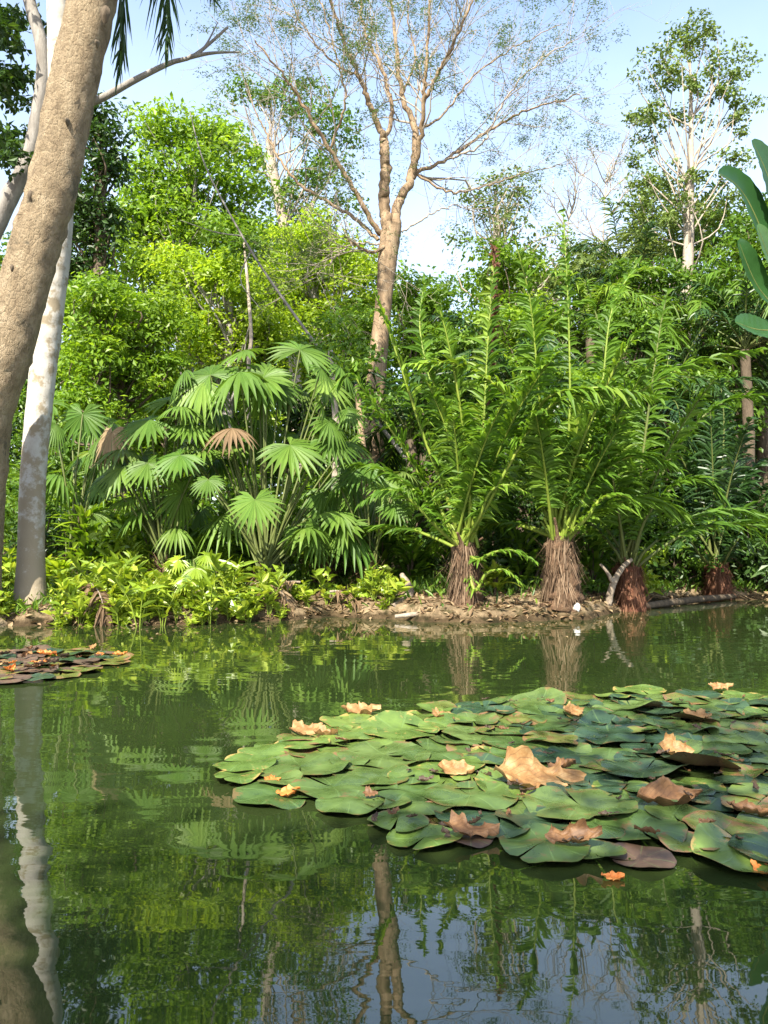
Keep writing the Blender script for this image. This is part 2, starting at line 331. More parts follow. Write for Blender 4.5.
def deadmat(name,c1,c2,c3):
    m,nt,N,L=newmat(name)
    at=N.new('ShaderNodeAttribute'); at.attribute_name='leafuv'; sp=N.new('ShaderNodeSeparateXYZ'); L.new(at.outputs['Vector'],sp.inputs[0])
    tc=N.new('ShaderNodeTexCoord'); n1=noise(N,L,tc.outputs['Object'],13,6,.65)
    r=ramp(N,L,n1.outputs['Fac'],[(.3,c1),(.5,c2),(.7,c3)])
    ab=N.new('ShaderNodeMath'); ab.operation='ABSOLUTE'; L.new(sp.outputs[0],ab.inputs[0])
    sb=N.new('ShaderNodeMath'); sb.operation='MULTIPLY_ADD'; L.new(ab.outputs[0],sb.inputs[0]); sb.inputs[1].default_value=-.5; L.new(sp.outputs[1],sb.inputs[2])
    sc=N.new('ShaderNodeMath'); sc.operation='MULTIPLY'; sc.inputs[1].default_value=50; L.new(sb.outputs[0],sc.inputs[0])
    co=N.new('ShaderNodeMath'); co.operation='COSINE'; L.new(sc.outputs[0],co.inputs[0])
    vr=ramp(N,L,co.outputs[0],[(.85,(0,0,0)),(1,(.45,.45,.45))])
    mx=N.new('ShaderNodeMix'); mx.data_type='RGBA'; L.new(vr.outputs[0],mx.inputs['Factor']); L.new(r.outputs[0],mx.inputs['A']); mx.inputs['B'].default_value=(*[x*.5 for x in c1],1)
    b=N.new('ShaderNodeBsdfPrincipled'); b.inputs['Roughness'].default_value=.6; L.new(mx.outputs['Result'],b.inputs['Base Color'])
    t=N.new('ShaderNodeBsdfTranslucent'); L.new(mx.outputs['Result'],t.inputs['Color'])
    s=N.new('ShaderNodeMixShader'); s.inputs[0].default_value=.25; L.new(b.outputs[0],s.inputs[1]); L.new(t.outputs[0],s.inputs[2])
    bp=N.new('ShaderNodeBump'); bp.inputs['Strength'].default_value=.6; bp.inputs['Distance'].default_value=.008; L.new(n1.outputs['Fac'],bp.inputs['Height']); L.new(bp.outputs[0],b.inputs['Normal'])
    o=N.new('ShaderNodeOutputMaterial'); L.new(s.outputs[0],o.inputs[0]); return m
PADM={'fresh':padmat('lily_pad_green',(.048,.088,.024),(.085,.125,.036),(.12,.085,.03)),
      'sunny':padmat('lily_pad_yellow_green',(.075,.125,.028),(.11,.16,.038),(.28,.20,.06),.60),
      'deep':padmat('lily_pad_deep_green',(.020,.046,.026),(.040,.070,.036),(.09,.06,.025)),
      'worn':padmat('lily_pad_worn',(.08,.11,.025),(.11,.12,.03),(.16,.09,.04),.52),
      'brown':padmat('lily_pad_dead',(.075,.045,.03),(.11,.065,.045),(.05,.03,.02),.55,.5)}
DEAD={'tan':deadmat('dead_leaf_tan',(.15,.07,.022),(.30,.16,.055),(.46,.30,.13)),
      'brown':deadmat('dead_leaf_brown',(.075,.034,.014),(.16,.078,.03),(.29,.155,.065)),
      'dark':deadmat('dead_leaf_dark',(.035,.02,.012),(.075,.045,.025),(.13,.08,.045)),
      'orange':deadmat('dead_leaf_orange',(.45,.12,.02),(.60,.20,.04),(.70,.32,.08))}

# ------------------------------------------------------------------ setting
xs=np.concatenate([np.linspace(-220,-20,21)[:-1],np.linspace(-20,-8,31)[:-1],np.linspace(-8,9,240)[:-1],np.linspace(9,20,28)[:-1],np.linspace(20,220,21)])
ys=np.concatenate([np.linspace(-120,-3,14)[:-1],np.linspace(-3,3,20)[:-1],np.linspace(3,10.3,20)[:-1],np.linspace(10.3,17.5,150)[:-1],np.linspace(17.5,50,34)[:-1],np.linspace(50,260,16)])
X,Y=np.meshgrid(xs,ys); Z=ground(X,Y)
nb=MB(); nx=len(xs); i=np.arange(len(ys)-1)[:,None]*nx; j=np.arange(nx-1)[None,:]
nb.add(np.stack([X,Y,Z],-1).reshape(-1,3), np.stack([i+j,i+j+1,i+nx+j+1,i+nx+j],-1).reshape(-1,4))
tag(nb.build('ground',groundmat()),kind='structure')
wb=MB(); wx=np.linspace(-17,20,10); wy=np.linspace(-1.5,20,10); X,Y=np.meshgrid(wx,wy)
i=np.arange(9)[:,None]*10; j=np.arange(9)[None,:]
wb.add(np.stack([X,Y,X*0],-1).reshape(-1,3), np.stack([i+j,i+j+1,i+11+j,i+10+j],-1).reshape(-1,4))
tag(wb.build('water',watermat()),kind='structure')

# ------------------------------------------------------------------ lily pads
def padmesh(R, lift, curl, notch, mat, seed):
    r=np.random.default_rng(seed); na=44; rings=[.0,.3,.6,.82,.94,1.0]
    th=np.linspace(notch,2*math.pi-notch,na)
    ph=r.uniform(0,6.28,6); edge=1+.035*np.sin(2*th+ph[0])+.025*np.sin(5*th+ph[1])+.012*np.sin(13*th+ph[2])
    edge*=1-.16*np.exp(-((th-notch)/.14)**2)*r.uniform(.2,1)-.16*np.exp(-((th-(2*math.pi-notch))/.14)**2)*r.uniform(.2,1)
    if r.random()<.3: edge*=1-r.uniform(.1,.3)*np.exp(-((th-r.uniform(1,5))/.1)**2)
    V=[];UV=[]
    ca,sa=math.cos(ph[3]),math.sin(ph[3])
    for q in rings:
        x=q*R*edge*np.cos(th)-(0.0); y=q*R*edge*np.sin(th)
        s=(x*ca+y*sa)/R
        z=.75*lift*R*q**4*(.45+.4*np.sin(2*th+ph[4])+.25*np.sin(5*th+ph[5])+.12*np.sin(9*th+ph[1]))
        z=z+curl*R*np.clip(s-.25,0,1)**1.6*1.4 + .012*np.sin(x*21+ph[0])*np.sin(y*19+ph[1])
        V.append(np.stack([x,y,z],-1)); UV.append(np.stack([th/6.283,np.full(na,q)],-1))
    V=np.concatenate(V);UV=np.concatenate(UV)
    i=np.arange(len(rings)-1)[:,None]*na; j=np.arange(na-1)[None,:]
    f=np.stack([i+j,i+na+j,i+na+j+1,i+j+1],-1).reshape(-1,4)
    mb=MB(); mb.add(V,f,0.5,UV); return mb.mesh('lily_pad',mat)
def inside(p,poly):
    x,y=p; c=False; n=len(poly)
    for k in range(n):
        x1,y1=poly[k];x2,y2=poly[k-1]
        if (y1>y)!=(y2>y) and x<(x2-x1)*(y-y1)/(y2-y1)+x1: c=not c
    return c
def topix(v):
    x,y,z=v[0],v[1],v[2]-CAMZ; c,s=math.cos(TILT),math.sin(TILT)
    fw=y*c+z*s; up=-y*s+z*c
    return 384+F*x/fw, 512-F*up/fw
def place_pad(x,y,R,kind,label,group,seed,z=.012,tilt=None,lift=None,curl=None):
    r=random.Random(seed)
    lift=r.uniform(.02,.07) if lift is None else lift
    curl=(r.uniform(.1,.3) if r.random()<.2 else 0) if curl is None else curl
    o=bpy.data.objects.new('lily_pad',padmesh(R,lift,curl,r.uniform(.02,.10),PADM[kind],seed)); COL.objects.link(o)
    o.location=(x,y,z); t=r.uniform(0,.05) if tilt is None else tilt
    o.rotation_euler=(r.uniform(-1,1)*t,r.uniform(-1,1)*t,r.uniform(0,6.28))
    return tag(o,label,'lily pad',group)
# hand placed, the ones a viewer can point at:  px, py, width px, kind, label
HP=[(245,768,62,'sunny','pale green lily pad at the far left tip of the big raft'),
    (238,781,50,'sunny','small yellow green lily pad in front of the one at the raft left tip'),
    (333,792,82,'fresh','mid green lily pad on the front left edge behind the lone bottom pad'),
    (350,809,66,'fresh','oval green lily pad with a brown crumb on the front left edge'),
    (398,827,60,'fresh','small green lily pad standing out into open water at the front left'),
    (300,772,95,'fresh','wide flat green lily pad second from the left tip of the raft'),
    (385,760,95,'fresh','broad green lily pad left of the curled brown leaf'),
    (428,756,85,'fresh','round green lily pad behind the cupped tan leaf'),
    (345,738,66,'sunny','yellow green lily pad beside the dry leaves on the back left edge'),
    (400,735,80,'sunny','bright pad with an upturned edge on the back left of the raft'),
    (580,812,108,'fresh','largest green lily pad with a folded point below the big tan leaf'),
    (545,852,92,'fresh','dark rimmed round lily pad on the front edge with a brown leaf on it'),
    (640,833,90,'fresh','round green lily pad on the front edge under the big brown leaf'),
    (500,833,62,'deep','deep green lily pad left of the front edge brown leaf'),
    (645,775,82,'deep','dark green lily pad with a raised lip behind the big brown leaf'),
    (705,768,86,'deep','large dark green lily pad standing up on edge near the right'),
    (725,835,80,'worn','blotched green lily pad at the front right corner'),
    (755,812,64,'worn','worn lily pad with a yellow brown edge at the right side'),
    (470,802,90,'fresh','green lily pad right of the oval one with a brown crumb'),
    (610,740,70,'deep','blue green lily pad at the centre of the raft'),
    (470,840,52,'brown','dead reddish brown lily pad crumpled on the front edge of the raft'),
    (640,860,66,'brown','sodden grey brown lily pad sinking along the front edge'),
    (690,850,60,'worn','olive lily pad on the front edge right of the round green one'),
    (535,780,60,'deep','dark lily pad under the big tan leaf'),
    (640,694,50,'sunny','bright pad on the far back edge of the raft'),
    (740,700,44,'sunny','yellow lily pad on the far right back edge of the raft')]
pads=[]
for k,(px,py,w,kind,lab) in enumerate(HP):
    c=PW(px,py); R=w*c[1]/F/2
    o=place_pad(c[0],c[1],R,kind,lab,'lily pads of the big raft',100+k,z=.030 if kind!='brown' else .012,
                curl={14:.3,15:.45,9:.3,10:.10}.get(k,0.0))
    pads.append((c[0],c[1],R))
RAFT=[(212,778),(250,760),(295,742),(330,726),(380,718),(440,709),(520,702),(620,697),(720,699),(900,706),(940,850),(768,862),(690,866),(600,866),(540,862),(490,846),(440,848),(400,838),(365,828),(330,812),(262,794)]
RW=[tuple(PW(a,b)[:2]) for a,b in RAFT]
cand=[]; k=0
rr=random.Random(5)
MARK=[(455,775,'the cupped leaf'),(535,775,'the big tan leaf'),(665,800,'the big brown leaf'),(675,757,'the small orange leaf'),(575,845,'the crumpled leaf'),(360,718,'the back left leaves'),(762,872,'the floating orange leaf')]
tries=0
while tries<9000 and len(cand)<235:
    tries+=1
    px=rr.uniform(205,900); py=rr.uniform(684,868); c=PW(px,py)
    if rr.random()>(c[1]/6.5)**2*1.0+.15: continue
    if not inside((c[0],c[1]),RW): continue
    R=rr.uniform(.10,.215)
    ok=True
    for (x,y,r2) in pads[:26]:
        if math.hypot(c[0]-x,c[1]-y)<.62*(R+r2): ok=False;break
    if ok:
        for (x,y,r2) in pads[26:]:
            if math.hypot(c[0]-x,c[1]-y)<.43*(R+r2): ok=False;break
    if not ok: continue
    pads.append((c[0],c[1],R)); cand.append((c,R,px,py))
for k,(c,R,px,py) in enumerate(cand):
    sunny=rr.random()
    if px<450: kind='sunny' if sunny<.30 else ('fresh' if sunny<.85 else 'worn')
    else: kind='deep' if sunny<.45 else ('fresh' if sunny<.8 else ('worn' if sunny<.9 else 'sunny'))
    if py<703 and rr.random()<.4: kind='sunny'
    tone={'sunny':'yellow green','fresh':'mid green','deep':'deep green','worn':'blotched olive'}[kind]
    size='small' if R<.16 else ('medium' if R<.195 else 'broad')
    m=min(MARK,key=lambda q: math.hypot(q[0]-px,(q[1]-py)*2.2))
    dx,dy=px-m[0],py-m[1]
    if abs(dx)>abs(dy)*2.2: rel='left of' if dx<0 else 'right of'
    else: rel='behind' if dy<0 else 'in front of'
    far='well ' if math.hypot(dx,dy*2.2)>110 else ('a little ' if math.hypot(dx,dy*2.2)>50 else 'just ')
    curl=0 if rr.random()>.30 else rr.uniform(.12,.34)*(.6+.4*(px>480))
    shape='upturned ' if curl>.3 else ('curled edged ' if curl>0 else '')
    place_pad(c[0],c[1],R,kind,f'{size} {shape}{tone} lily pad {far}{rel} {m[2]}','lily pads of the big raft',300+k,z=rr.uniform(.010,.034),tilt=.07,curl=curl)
# small raft at the left
LW=[tuple(PW(a,b)[:2]) for a,b in [(-60,655),(60,650),(100,651),(130,657),(100,668),(60,677),(0,688),(-90,700)]]
lp=[];tries=0
while tries<4000 and len(lp)<60:
    tries+=1
    x=rr.uniform(-5.5,-2.2);y=rr.uniform(6.2,9.2)
    if not inside((x,y),LW): continue
    R=rr.uniform(.12,.2)
    if any(math.hypot(x-a,y-b)<.5*(R+c) for a,b,c in lp): continue
    lp.append((x,y,R)); kind=rr.choice(['worn','brown','worn','deep','brown'])
    px,py=topix((x,y,0))
    row='back' if py<658 else ('middle' if py<668 else 'front')
    colm='right tip' if px>95 else ('right half' if px>60 else ('centre' if px>30 else 'left'))
    place_pad(x,y,R,kind,f"{'small' if R<.155 else 'larger'} {dict(worn='olive blotched',brown='dead brown',fresh='green',deep='dark green')[kind]} pad at the {row} {colm} of the small raft",'lily pads of the small raft on the left',800+len(lp),z=rr.uniform(.01,.03),tilt=.06)

# ------------------------------------------------------------------ dead leaves
def dead_leaf(loc,L,Wd,mat,label,seed,rz=0,cup=1.2,arch=.5,lobes=7,stand=0.,name='dead_leaf',group='dead leaves fallen on the lily pads'):
    r=np.random.default_rng(seed); nu,nv=26,11
    u=np.linspace(0,1,nu)[:,None]; v=np.linspace(-1,1,nv)[None,:]
    w=np.sin(math.pi*np.clip(u,0.0,1)**.8)**.7*(1+.12*np.sin(u*lobes*6.28+r.uniform(0,6))+.05*np.sin(u*lobes*15+2))
    w=np.maximum(w,.03); ang=cup*v*w*(1+.25*np.sin(u*9+r.uniform(0,6)))
    rad=Wd/2/max(cup,.05)
    y=rad*np.sin(ang); z=rad*(1-np.cos(ang))*1.0
    x=(u-.5)*L*(1+0*v); z=z+arch*L*(u-.5)**2+.016*L*r.standard_normal((nu,nv)).cumsum(0)*np.abs(v)**2
    z=z+.035*L*np.sin(u*23+v*4+r.uniform(0,6))*np.abs(v)+.03*L*np.sin(u*11+r.uniform(0,6))*v
    V=np.stack([x+.05*L*np.abs(v)*np.sin(u*20),y,z],-1)
    i=np.arange(nu-1)[:,None]*nv;j=np.arange(nv-1)[None,:]
    mb=MB(); mb.add(V.reshape(-1,3),np.stack([i+j,i+j+1,i+nv+j+1,i+nv+j],-1).reshape(-1,4),.5,np.stack(np.broadcast_arrays(v,u),-1).reshape(-1,2))
    o=mb.build(name,mat); o.location=loc; o.rotation_euler=(stand,r.uniform(-.15,.15),rz)
    return tag(o,label,'dead leaf',group)
def pl(px,py,z=.05): c=PW(px,py); return (c[0],c[1],z)
dead_leaf(pl(537,788,.05),.44,.23,DEAD['tan'],'big pale tan curled dead leaf lying across the middle lily pads',1,rz=.12,cup=1.0,arch=.25,lobes=5,stand=.45)
dead_leaf(pl(562,778,.05),.16,.12,DEAD['brown'],'small brown curled leaf touching the right end of the big tan leaf',2,rz=.4,cup=1.4)
dead_leaf(pl(455,780,.05),.18,.12,DEAD['tan'],'cupped tan orange dead leaf on the left middle pads',3,rz=.05,cup=1.1,arch=.5,stand=.5,lobes=3)
dead_leaf(pl(667,808,.05),.34,.17,DEAD['brown'],'big brown folded dead leaf on the pads at the right',4,rz=.35,cup=1.2,arch=.25,stand=.6,lobes=4)
dead_leaf(pl(675,759,.05),.18,.15,DEAD['tan'],'small orange brown curled leaf on the back right pads',5,rz=-.2,cup=1.1,stand=.7)
dead_leaf(pl(573,852,.05),.21,.11,DEAD['brown'],'crumpled dark brown dead leaf on the front edge lily pad',6,rz=-.15,cup=1.5,stand=.4)
dead_leaf(pl(470,840,.04),.22,.12,DEAD['brown'],'wet reddish brown dead leaf on the dead pad at the front edge',7,rz=.1,cup=.6,stand=.2)
dead_leaf(pl(763,876,.02),.09,.07,DEAD['orange'],'bright orange leaf floating beyond the front right corner of the raft',8,rz=.3,cup=.6,stand=.3)
dead_leaf(pl(612,880,.006),.08,.05,DEAD['orange'],'small sunken orange leaf floating off the front edge',9,rz=.0,cup=.3)
dead_leaf(pl(272,787,.03),.09,.07,DEAD['orange'],'small orange leaf at the front of the left tip pads',10,rz=.6,cup=.8,stand=.3)
dead_leaf(pl(288,797,.02),.11,.07,DEAD['orange'],'orange leaf scrap on the water beside the left front pads',11,rz=.1,cup=.5,stand=.2)
dead_leaf(pl(305,737,.04),.20,.14,DEAD['tan'],'tan dead leaf on the back left edge of the raft, left of the larger one',12,rz=.3,cup=.8,stand=.4)
dead_leaf(pl(325,741,.04),.15,.10,DEAD['tan'],'narrow dry leaf just in front of the back left edge leaves',13,rz=-.2,cup=1,stand=.3)
dead_leaf(pl(360,719,.05),.26,.16,DEAD['tan'],'largest dry tan leaf on the back left edge of the raft',14,rz=.1,cup=.8,stand=.3)
dead_leaf(pl(440,722,.04),.14,.10,DEAD['tan'],'small dry leaf among the back pads near the left',15,rz=.5,cup=.8,stand=.3)
dead_leaf(pl(572,720,.05),.18,.13,DEAD['tan'],'orange brown leaf standing among the back centre pads',16,rz=.6,cup=1,stand=.6)
dead_leaf(pl(697,723,.05),.17,.11,DEAD['tan'],'dull tan leaf among the back right pads',17,rz=-.4,cup=.8,stand=.4)
dead_leaf(pl(370,803,.04),.07,.06,DEAD['brown'],'crumb of brown leaf on the oval front left pad',18,cup=.8,stand=.3)
dead_leaf(pl(394,825,.05),.09,.05,DEAD['brown'],'dark curled scrap on the lone front left lily pad',19,rz=1.2,cup=1.2)
dead_leaf(pl(748,822,.05),.17,.08,DEAD['brown'],'curled brown rim leaf at the far right of the raft',20,rz=-.7,cup=1.4,stand=.3)
dead_leaf(pl(720,693,.05),.2,.09,DEAD['tan'],'dry leaf on the far back edge of the raft at the right',21,rz=.1,cup=.8,stand=.3)
for q in range(60):
    px=rr.uniform(330,760);py=rr.uniform(700,855);c=PW(px,py)
    if not inside((c[0],c[1]),RW): continue
    side='left' if px<480 else ('centre' if px<620 else 'right'); row='back' if py<735 else ('middle' if py<790 else 'front')
    dead_leaf(pl(px,py,.05),rr.uniform(.03,.10),rr.uniform(.015,.045),DEAD[rr.choice(['dark','brown','dark','dark'])],f'little shrivelled leaf scrap on the {row} {side} pads',40+q,rz=rr.uniform(0,6),cup=1.2,stand=.2,name='leaf_scrap',group='leaf scraps on the big raft')
for q in range(34):
    px=rr.uniform(-20,125);py=rr.uniform(652,676);c=PW(px,py)
    if not inside((c[0],c[1]),LW): continue
    side='left' if px<40 else ('middle' if px<85 else 'right')
    dead_leaf((c[0],c[1],.05),rr.uniform(.08,.24),rr.uniform(.04,.09),DEAD[rr.choice(['brown','dark','tan','brown','orange'])],f'curled dead leaf on the {side} of the small raft',90+q,rz=rr.uniform(0,6),cup=1.0,stand=.3,group='dead leaves on the small raft')

# ------------------------------------------------------------------ trees
def trunkline(tr, rough=.04, k=12, n=40, mb=None, ground_it=True, flare=1.5):
    pts=[P(a,b,c) for a,b,c,_ in tr]; rad=[r for *_,r in tr]
    if ground_it:
        b=pts[0].copy(); d=pts[0]-pts[1] if len(pts)>1 else np.zeros(3)
        g=gz(b[0],b[1])
        if b[2]>g+.15:
            b2=b.copy(); b2[2]=g-.15; pts=[b2]+pts; rad=[rad[0]*flare]+rad
    pts=np.array(pts); L=smoothline(pts,n); R=smoothline(np.array(rad)[:,None],n)[:,0]
    mb=mb or MB(); tube(mb,L,R,k,rough=rough); return mb,L,R
def tree(name,label,trunk,blobs,leaf,bark,lsize=.2,nper=80,cr=.7,ratio=.5,group=None,shell=.6,cat='tree',limb=.05,depth=.8,flat=.7,k=8,up=.55,lean=None):
    mb,TL,TR=trunkline(trunk,k=k); Ymean=trunk[-1][2]
    root=empty(name,tuple(TL[0]),label,cat,group)
    cm=MB(); H_=TL[:,2]
    for (bx,by,rx,ry,n) in blobs:
        c0=P(bx,by,Ymean); s=Ymean/F
        for q in range(n):
            v=nrm(RNG.standard_normal(3)); v=v*RNG.random()**.4
            c=c0+v*np.array([rx*s,rx*s*depth,ry*s])
            r=cr*RNG.uniform(.55,1.25)
            clump(cm,c,r,int(nper*RNG.uniform(.6,1.3)),lsize,ratio,flat=flat,shell=shell,up=up)
            # a limb to the clump, from lower down the trunk
            hz=c[2]-RNG.uniform(.15,.5)*max(1,(c[2]-H_[0])*.5)-np.linalg.norm((c-TL[-1])[:2])*.3
            kx=int(np.clip(np.searchsorted(H_,hz),3,len(TL)-1)); s0=TL[kx]
            if (q%4==0 if limb<.04 else (q%2==0 or n<12)):
                mid=(s0*.45+c*.55)+np.array([0,0,-.08*np.linalg.norm(c-s0)])+.25*RNG.standard_normal(3)
                tube(mb,smoothline([s0,mid,c],7),np.linspace(min(TR[kx]*.6,limb),limb*.22,7),5)
    mb.build('trunk',bark,root,origin=TL[0])
    cm.build('crown',leaf,root,smooth=False,origin=TL[0])
    return root
# leaning brown trunk at the left, crown above the frame
root_loc=None
mb,TL,TR=trunkline([(-28,600,11.3,.40),(-23,520,11.2,.35),(-14,420,11.1,.34),(10,340,11,.335),(34,250,11,.33),(52,190,11,.325),(70,100,11,.32),(92,5,11,.315),(114,-90,11,.30),(140,-200,11,.27),(158,-290,11,.2)],rough=.035,k=26,n=110)
t=empty('leaning_tree',tuple(TL[0]),'leaning thick trunk with rough tan bark crossing the left edge','tree')
for (px,py) in [(112,30),(104,20),(122,55)]: pass
for (a,b_) in [((116,-90,11),(40,-190,10.5)),((128,-140,11),(240,-220,10)),((140,-200,11),(120,-330,11.6)),((150,-250,11),(250,-330,11.5)),((105,-40,11),(10,-140,12))]:
    p0,p1=P(*a),P(*b_); tube(mb,smoothline([p0,(p0+p1)/2+[0,0,.4],p1],9),np.linspace(.17,.05,9),8)
mb.build('trunk',B['brown'],t,origin=TL[0])
cm=MB()
for q in range(40):
    c=P(random.uniform(-60,240),random.uniform(-420,-200),11+random.uniform(-2,2)); clump(cm,c,.6,110,.17)
cm.build('crown',G['mid'],t,smooth=False,origin=TL[0])
# bark wounds: dark cankers
for (px,py,s) in [(104,12,.11),(96,42,.05),(30,195,.09),(66,120,.05),(12,268,.07)]:
    c=P(px,py,11-.33); th=np.linspace(0,6.283,14)[:-1]
    cb=MB(); V=[c+np.array([0,-.03,0])]
    for rr_ ,dy in ((.5,-.012),(1,.05)):
        for a in th: V.append(c+np.array([math.cos(a)*s*.6*rr_*(1+.2*math.sin(3*a)),dy,math.sin(a)*s*rr_*1.2]))
    f=[[0,1+q,1+(q+1)%13,1+(q+1)%13] for q in range(13)]+[[1+q,14+q,14+(q+1)%13,1+(q+1)%13] for q in range(13)]
    cb.add(V,f); cb.build('bark_wound',B['dark'],t,origin=TL[0])

# royal palm with pale trunk
def rachis_px(pts,n=16): return smoothline([P(*p) for p in pts],n)
def rachis_free(p0,az,el,L,droop,n=16):
    pts=[np.array(p0,float)]; d=np.array([math.sin(az)*math.cos(el),math.cos(az)*math.cos(el),math.sin(el)])
    for i in range(n-1):
        pts.append(pts[-1]+d*L/(n-1)); d=nrm(d+np.array([0,0,-droop*(i/n+.35)/(n-1)*2.2]))
    return np.array(pts)
def frond(root,R,leaf,stalk,lw=.05,ll=.7,n=44,start=.18,rad=.03,droop=.5,vup=.3,ang=1.05,origin=(0,0,0),name='frond',lab=None,mess=.21,taper=.35):
    """a pinnate palm leaf along the midrib R"""
    n0=len(R); seg=np.linalg.norm(np.diff(R,axis=0),axis=1); s=np.concatenate([[0],np.cumsum(seg)]); s/=s[-1]
    t=np.linspace(start,.995,n); p=np.stack([np.interp(t,s,R[:,i]) for i in range(3)],-1)
    T=nrm(np.gradient(R,axis=0)); tg=nrm(np.stack([np.interp(t,s,T[:,i]) for i in range(3)],-1))
    side=np.cross(tg,[0,0,1.0]); bad=np.linalg.norm(side,axis=1)<.25
    ref=nrm(R[-1]-R[0]); ref=np.array([ref[0],ref[1],0]); 
    alt=np.cross(tg,np.broadcast_to([-.5,-.8,.2],tg.shape)); side=np.where(bad[:,None],alt,side); side=nrm(side)
    up=nrm(np.cross(side,tg))
    mb=MB()
    prof_len=ll*np.clip(np.sin(math.pi*np.clip((t-start)/(1-start)*.82+.16,0,1))**.7,taper,1)
    for sg in (-1,1):
        a=ang*(1-.45*(t-start)/(1-start)); a=a+mess*RNG.standard_normal(n)
        d=tg*np.cos(a)[:,None]+(side*sg*math.cos(vup)+up*math.sin(vup))*np.sin(a)[:,None]+mess*.8*RNG.standard_normal((n,3))
        keep=RNG.random(n)>.10
        blades(mb,p[keep],d[keep],(up+.5*RNG.standard_normal((n,3)))[keep],(prof_len*RNG.uniform(.85,1.1,n))[keep],lw,(droop*RNG.uniform(.6,1.4,n))[keep],
               prof=((0,.35),(.25,1),(.65,.8),(1,.05)),fold=.22,a=np.clip(random.random()*.6+.4*RNG.random(keep.sum()),0,1))
    o=mb.build(name,leaf,root,smooth=False,origin=origin)
    if lab: o['label']=lab
    st=MB(); tube(st,R,np.linspace(rad,rad*.22,n0),6); st.build('midrib',stalk,o,origin=origin)
    return o

mb,TL,TR=trunkline([(30,606,11.9,.25),(31,560,12.0,.20),(33,480,12.1,.19),(40,400,12.2,.195),(51,300,12.3,.21),(59,225,12.3,.205),(61,120,12.3,.19),(58,0,12.3,.17),(58,-60,12.3,.15)],rough=.012,k=22,n=90,ground_it=True,flare=1.2)
t=empty('royal_palm',tuple(TL[0]),'tall palm with a smooth whitish trunk behind the leaning trunk','palm')
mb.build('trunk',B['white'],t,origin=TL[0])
cs=MB(); top=TL[-1]; tube(cs,smoothline([top-[0,0,.05],top+[0,0,.5],top+[.05,0,1.3]],10),np.linspace(.16,.06,10),12)
cs.build('crownshaft',B['stalk'],t,origin=TL[0]); top=top+np.array([.05,0,1.2])
for q in range(15):
    az=q*2.4; R=rachis_free(top,az,random.uniform(.2,1.2),3.3,1.5)
    frond(t,R,G['dark'],B['stalkdark'],.04,.62,60,origin=TL[0],droop=.6)
for pts in ([(58,-160,12.3),(110,-190,12.1),(150,-110,11.9),(166,-20,11.8),(168,55,11.8)],[(58,-160,12.3),(95,-200,12),(118,-120,11.7),(124,0,11.6),(120,70,11.6)],[(58,-160,12.3),(125,-230,12.4),(178,-160,12.3),(200,-60,12.3)]):
    frond(t,rachis_px(pts),G['dark'],B['stalkdark'],.045,.6,56,origin=TL[0],droop=.9,start=.3,ang=.6)

# slender grey tree, limbs passing behind the leaning trunk
mb,TL,TR=trunkline([(-70,600,13,.2),(-55,430,13,.17),(-25,280,13,.16),(2,212,13,.15),(26,165,13,.13),(38,115,13,.12),(43,55,13,.11),(28,-5,13,.1),(10,-90,13,.08)],k=12,rough=.03,n=60)
t=empty('grey_limbed_tree',tuple(TL[0]),'slender smooth grey tree curving up between the frame edge and the white trunk','tree')
mb.build('trunk',B['grey'],t,origin=TL[0])
bm_=MB()
tube(bm_,smoothline([P(38,112,13),P(70,108,13),P(100,99,13),P(135,80,13),P(170,63,13),P(195,55,13),P(228,27,13)],24),np.linspace(.085,.02,24),8)
tube(bm_,smoothline([P(190,57,13),P(212,53,13),P(240,52,12.9)],8),np.linspace(.045,.012,8),6)
tube(bm_,smoothline([P(198,53,13),P(206,45,13),P(218,22,13.1)],8),np.linspace(.03,.008,8),6)
bm_.build('branch',B['grey'],t,origin=TL[0])
cm=MB()
for (bx,by,r,n) in [(2,28,28,14),(5,85,26,12),(0,140,22,9),(8,160,18,4),(-40,60,40,18),(20,-60,60,14)]:
    for q in range(n):
        clump(cm,P(bx+random.gauss(0,r*.5),by+random.gauss(0,r*.5),13+random.uniform(-.8,1.5)),.24,60,.15)
cm.build('crown',G['dark'],t,smooth=False,origin=TL[0])

# background trees ---------------------------------------------------
tree('broadleaf_tree','dark green tree standing just right of the white trunk',[(95,560,24,.3),(98,400,24,.26),(100,250,24,.2),(102,150,24,.1)],
     [(103,150,26,40,16),(95,215,34,45,20),(92,270,34,40,16),(85,110,20,25,6),(60,190,30,60,12)],G['dark'],B['dark'],.2,110,.75,group='trees of the forest behind the pond')
tree('broadleaf_tree','tall rounded bright green tree at the upper left',[(190,560,30,.35),(188,400,30,.3),(185,260,30,.22),(190,170,30,.1)],
     [(185,135,48,24,24),(150,190,42,45,30),(215,180,48,45,36),(180,240,60,40,34),(240,235,30,40,16),(135,245,28,35,12)],G['fresh'],B['grey'],.24,110,.95,group='trees of the forest behind the pond')
tree('broadleaf_tree','loose crowned pale limbed tree right of the rounded bright tree',[(300,560,34,.3),(292,300,34,.25),(275,180,34,.2),(268,140,34,.12)],
     [(250,100,28,14,9),(300,100,36,20,14),(330,128,34,24,16),(325,172,34,22,15),(285,205,40,18,12),(345,195,18,15,4)],G['mid'],B['pale'],.2,80,.75,group='trees of the forest behind the pond',shell=.5)
tree('broadleaf_tree','low yellow green tree left of the fan palms',[(120,560,21,.2),(122,420,21,.16),(125,330,21,.1)],
     [(120,330,50,36,26),(90,300,34,30,14),(140,375,48,35,22),(85,370,34,35,14),(160,320,30,30,12)],G['fresh'],B['dark'],.16,120,.6,group='trees of the forest behind the pond')
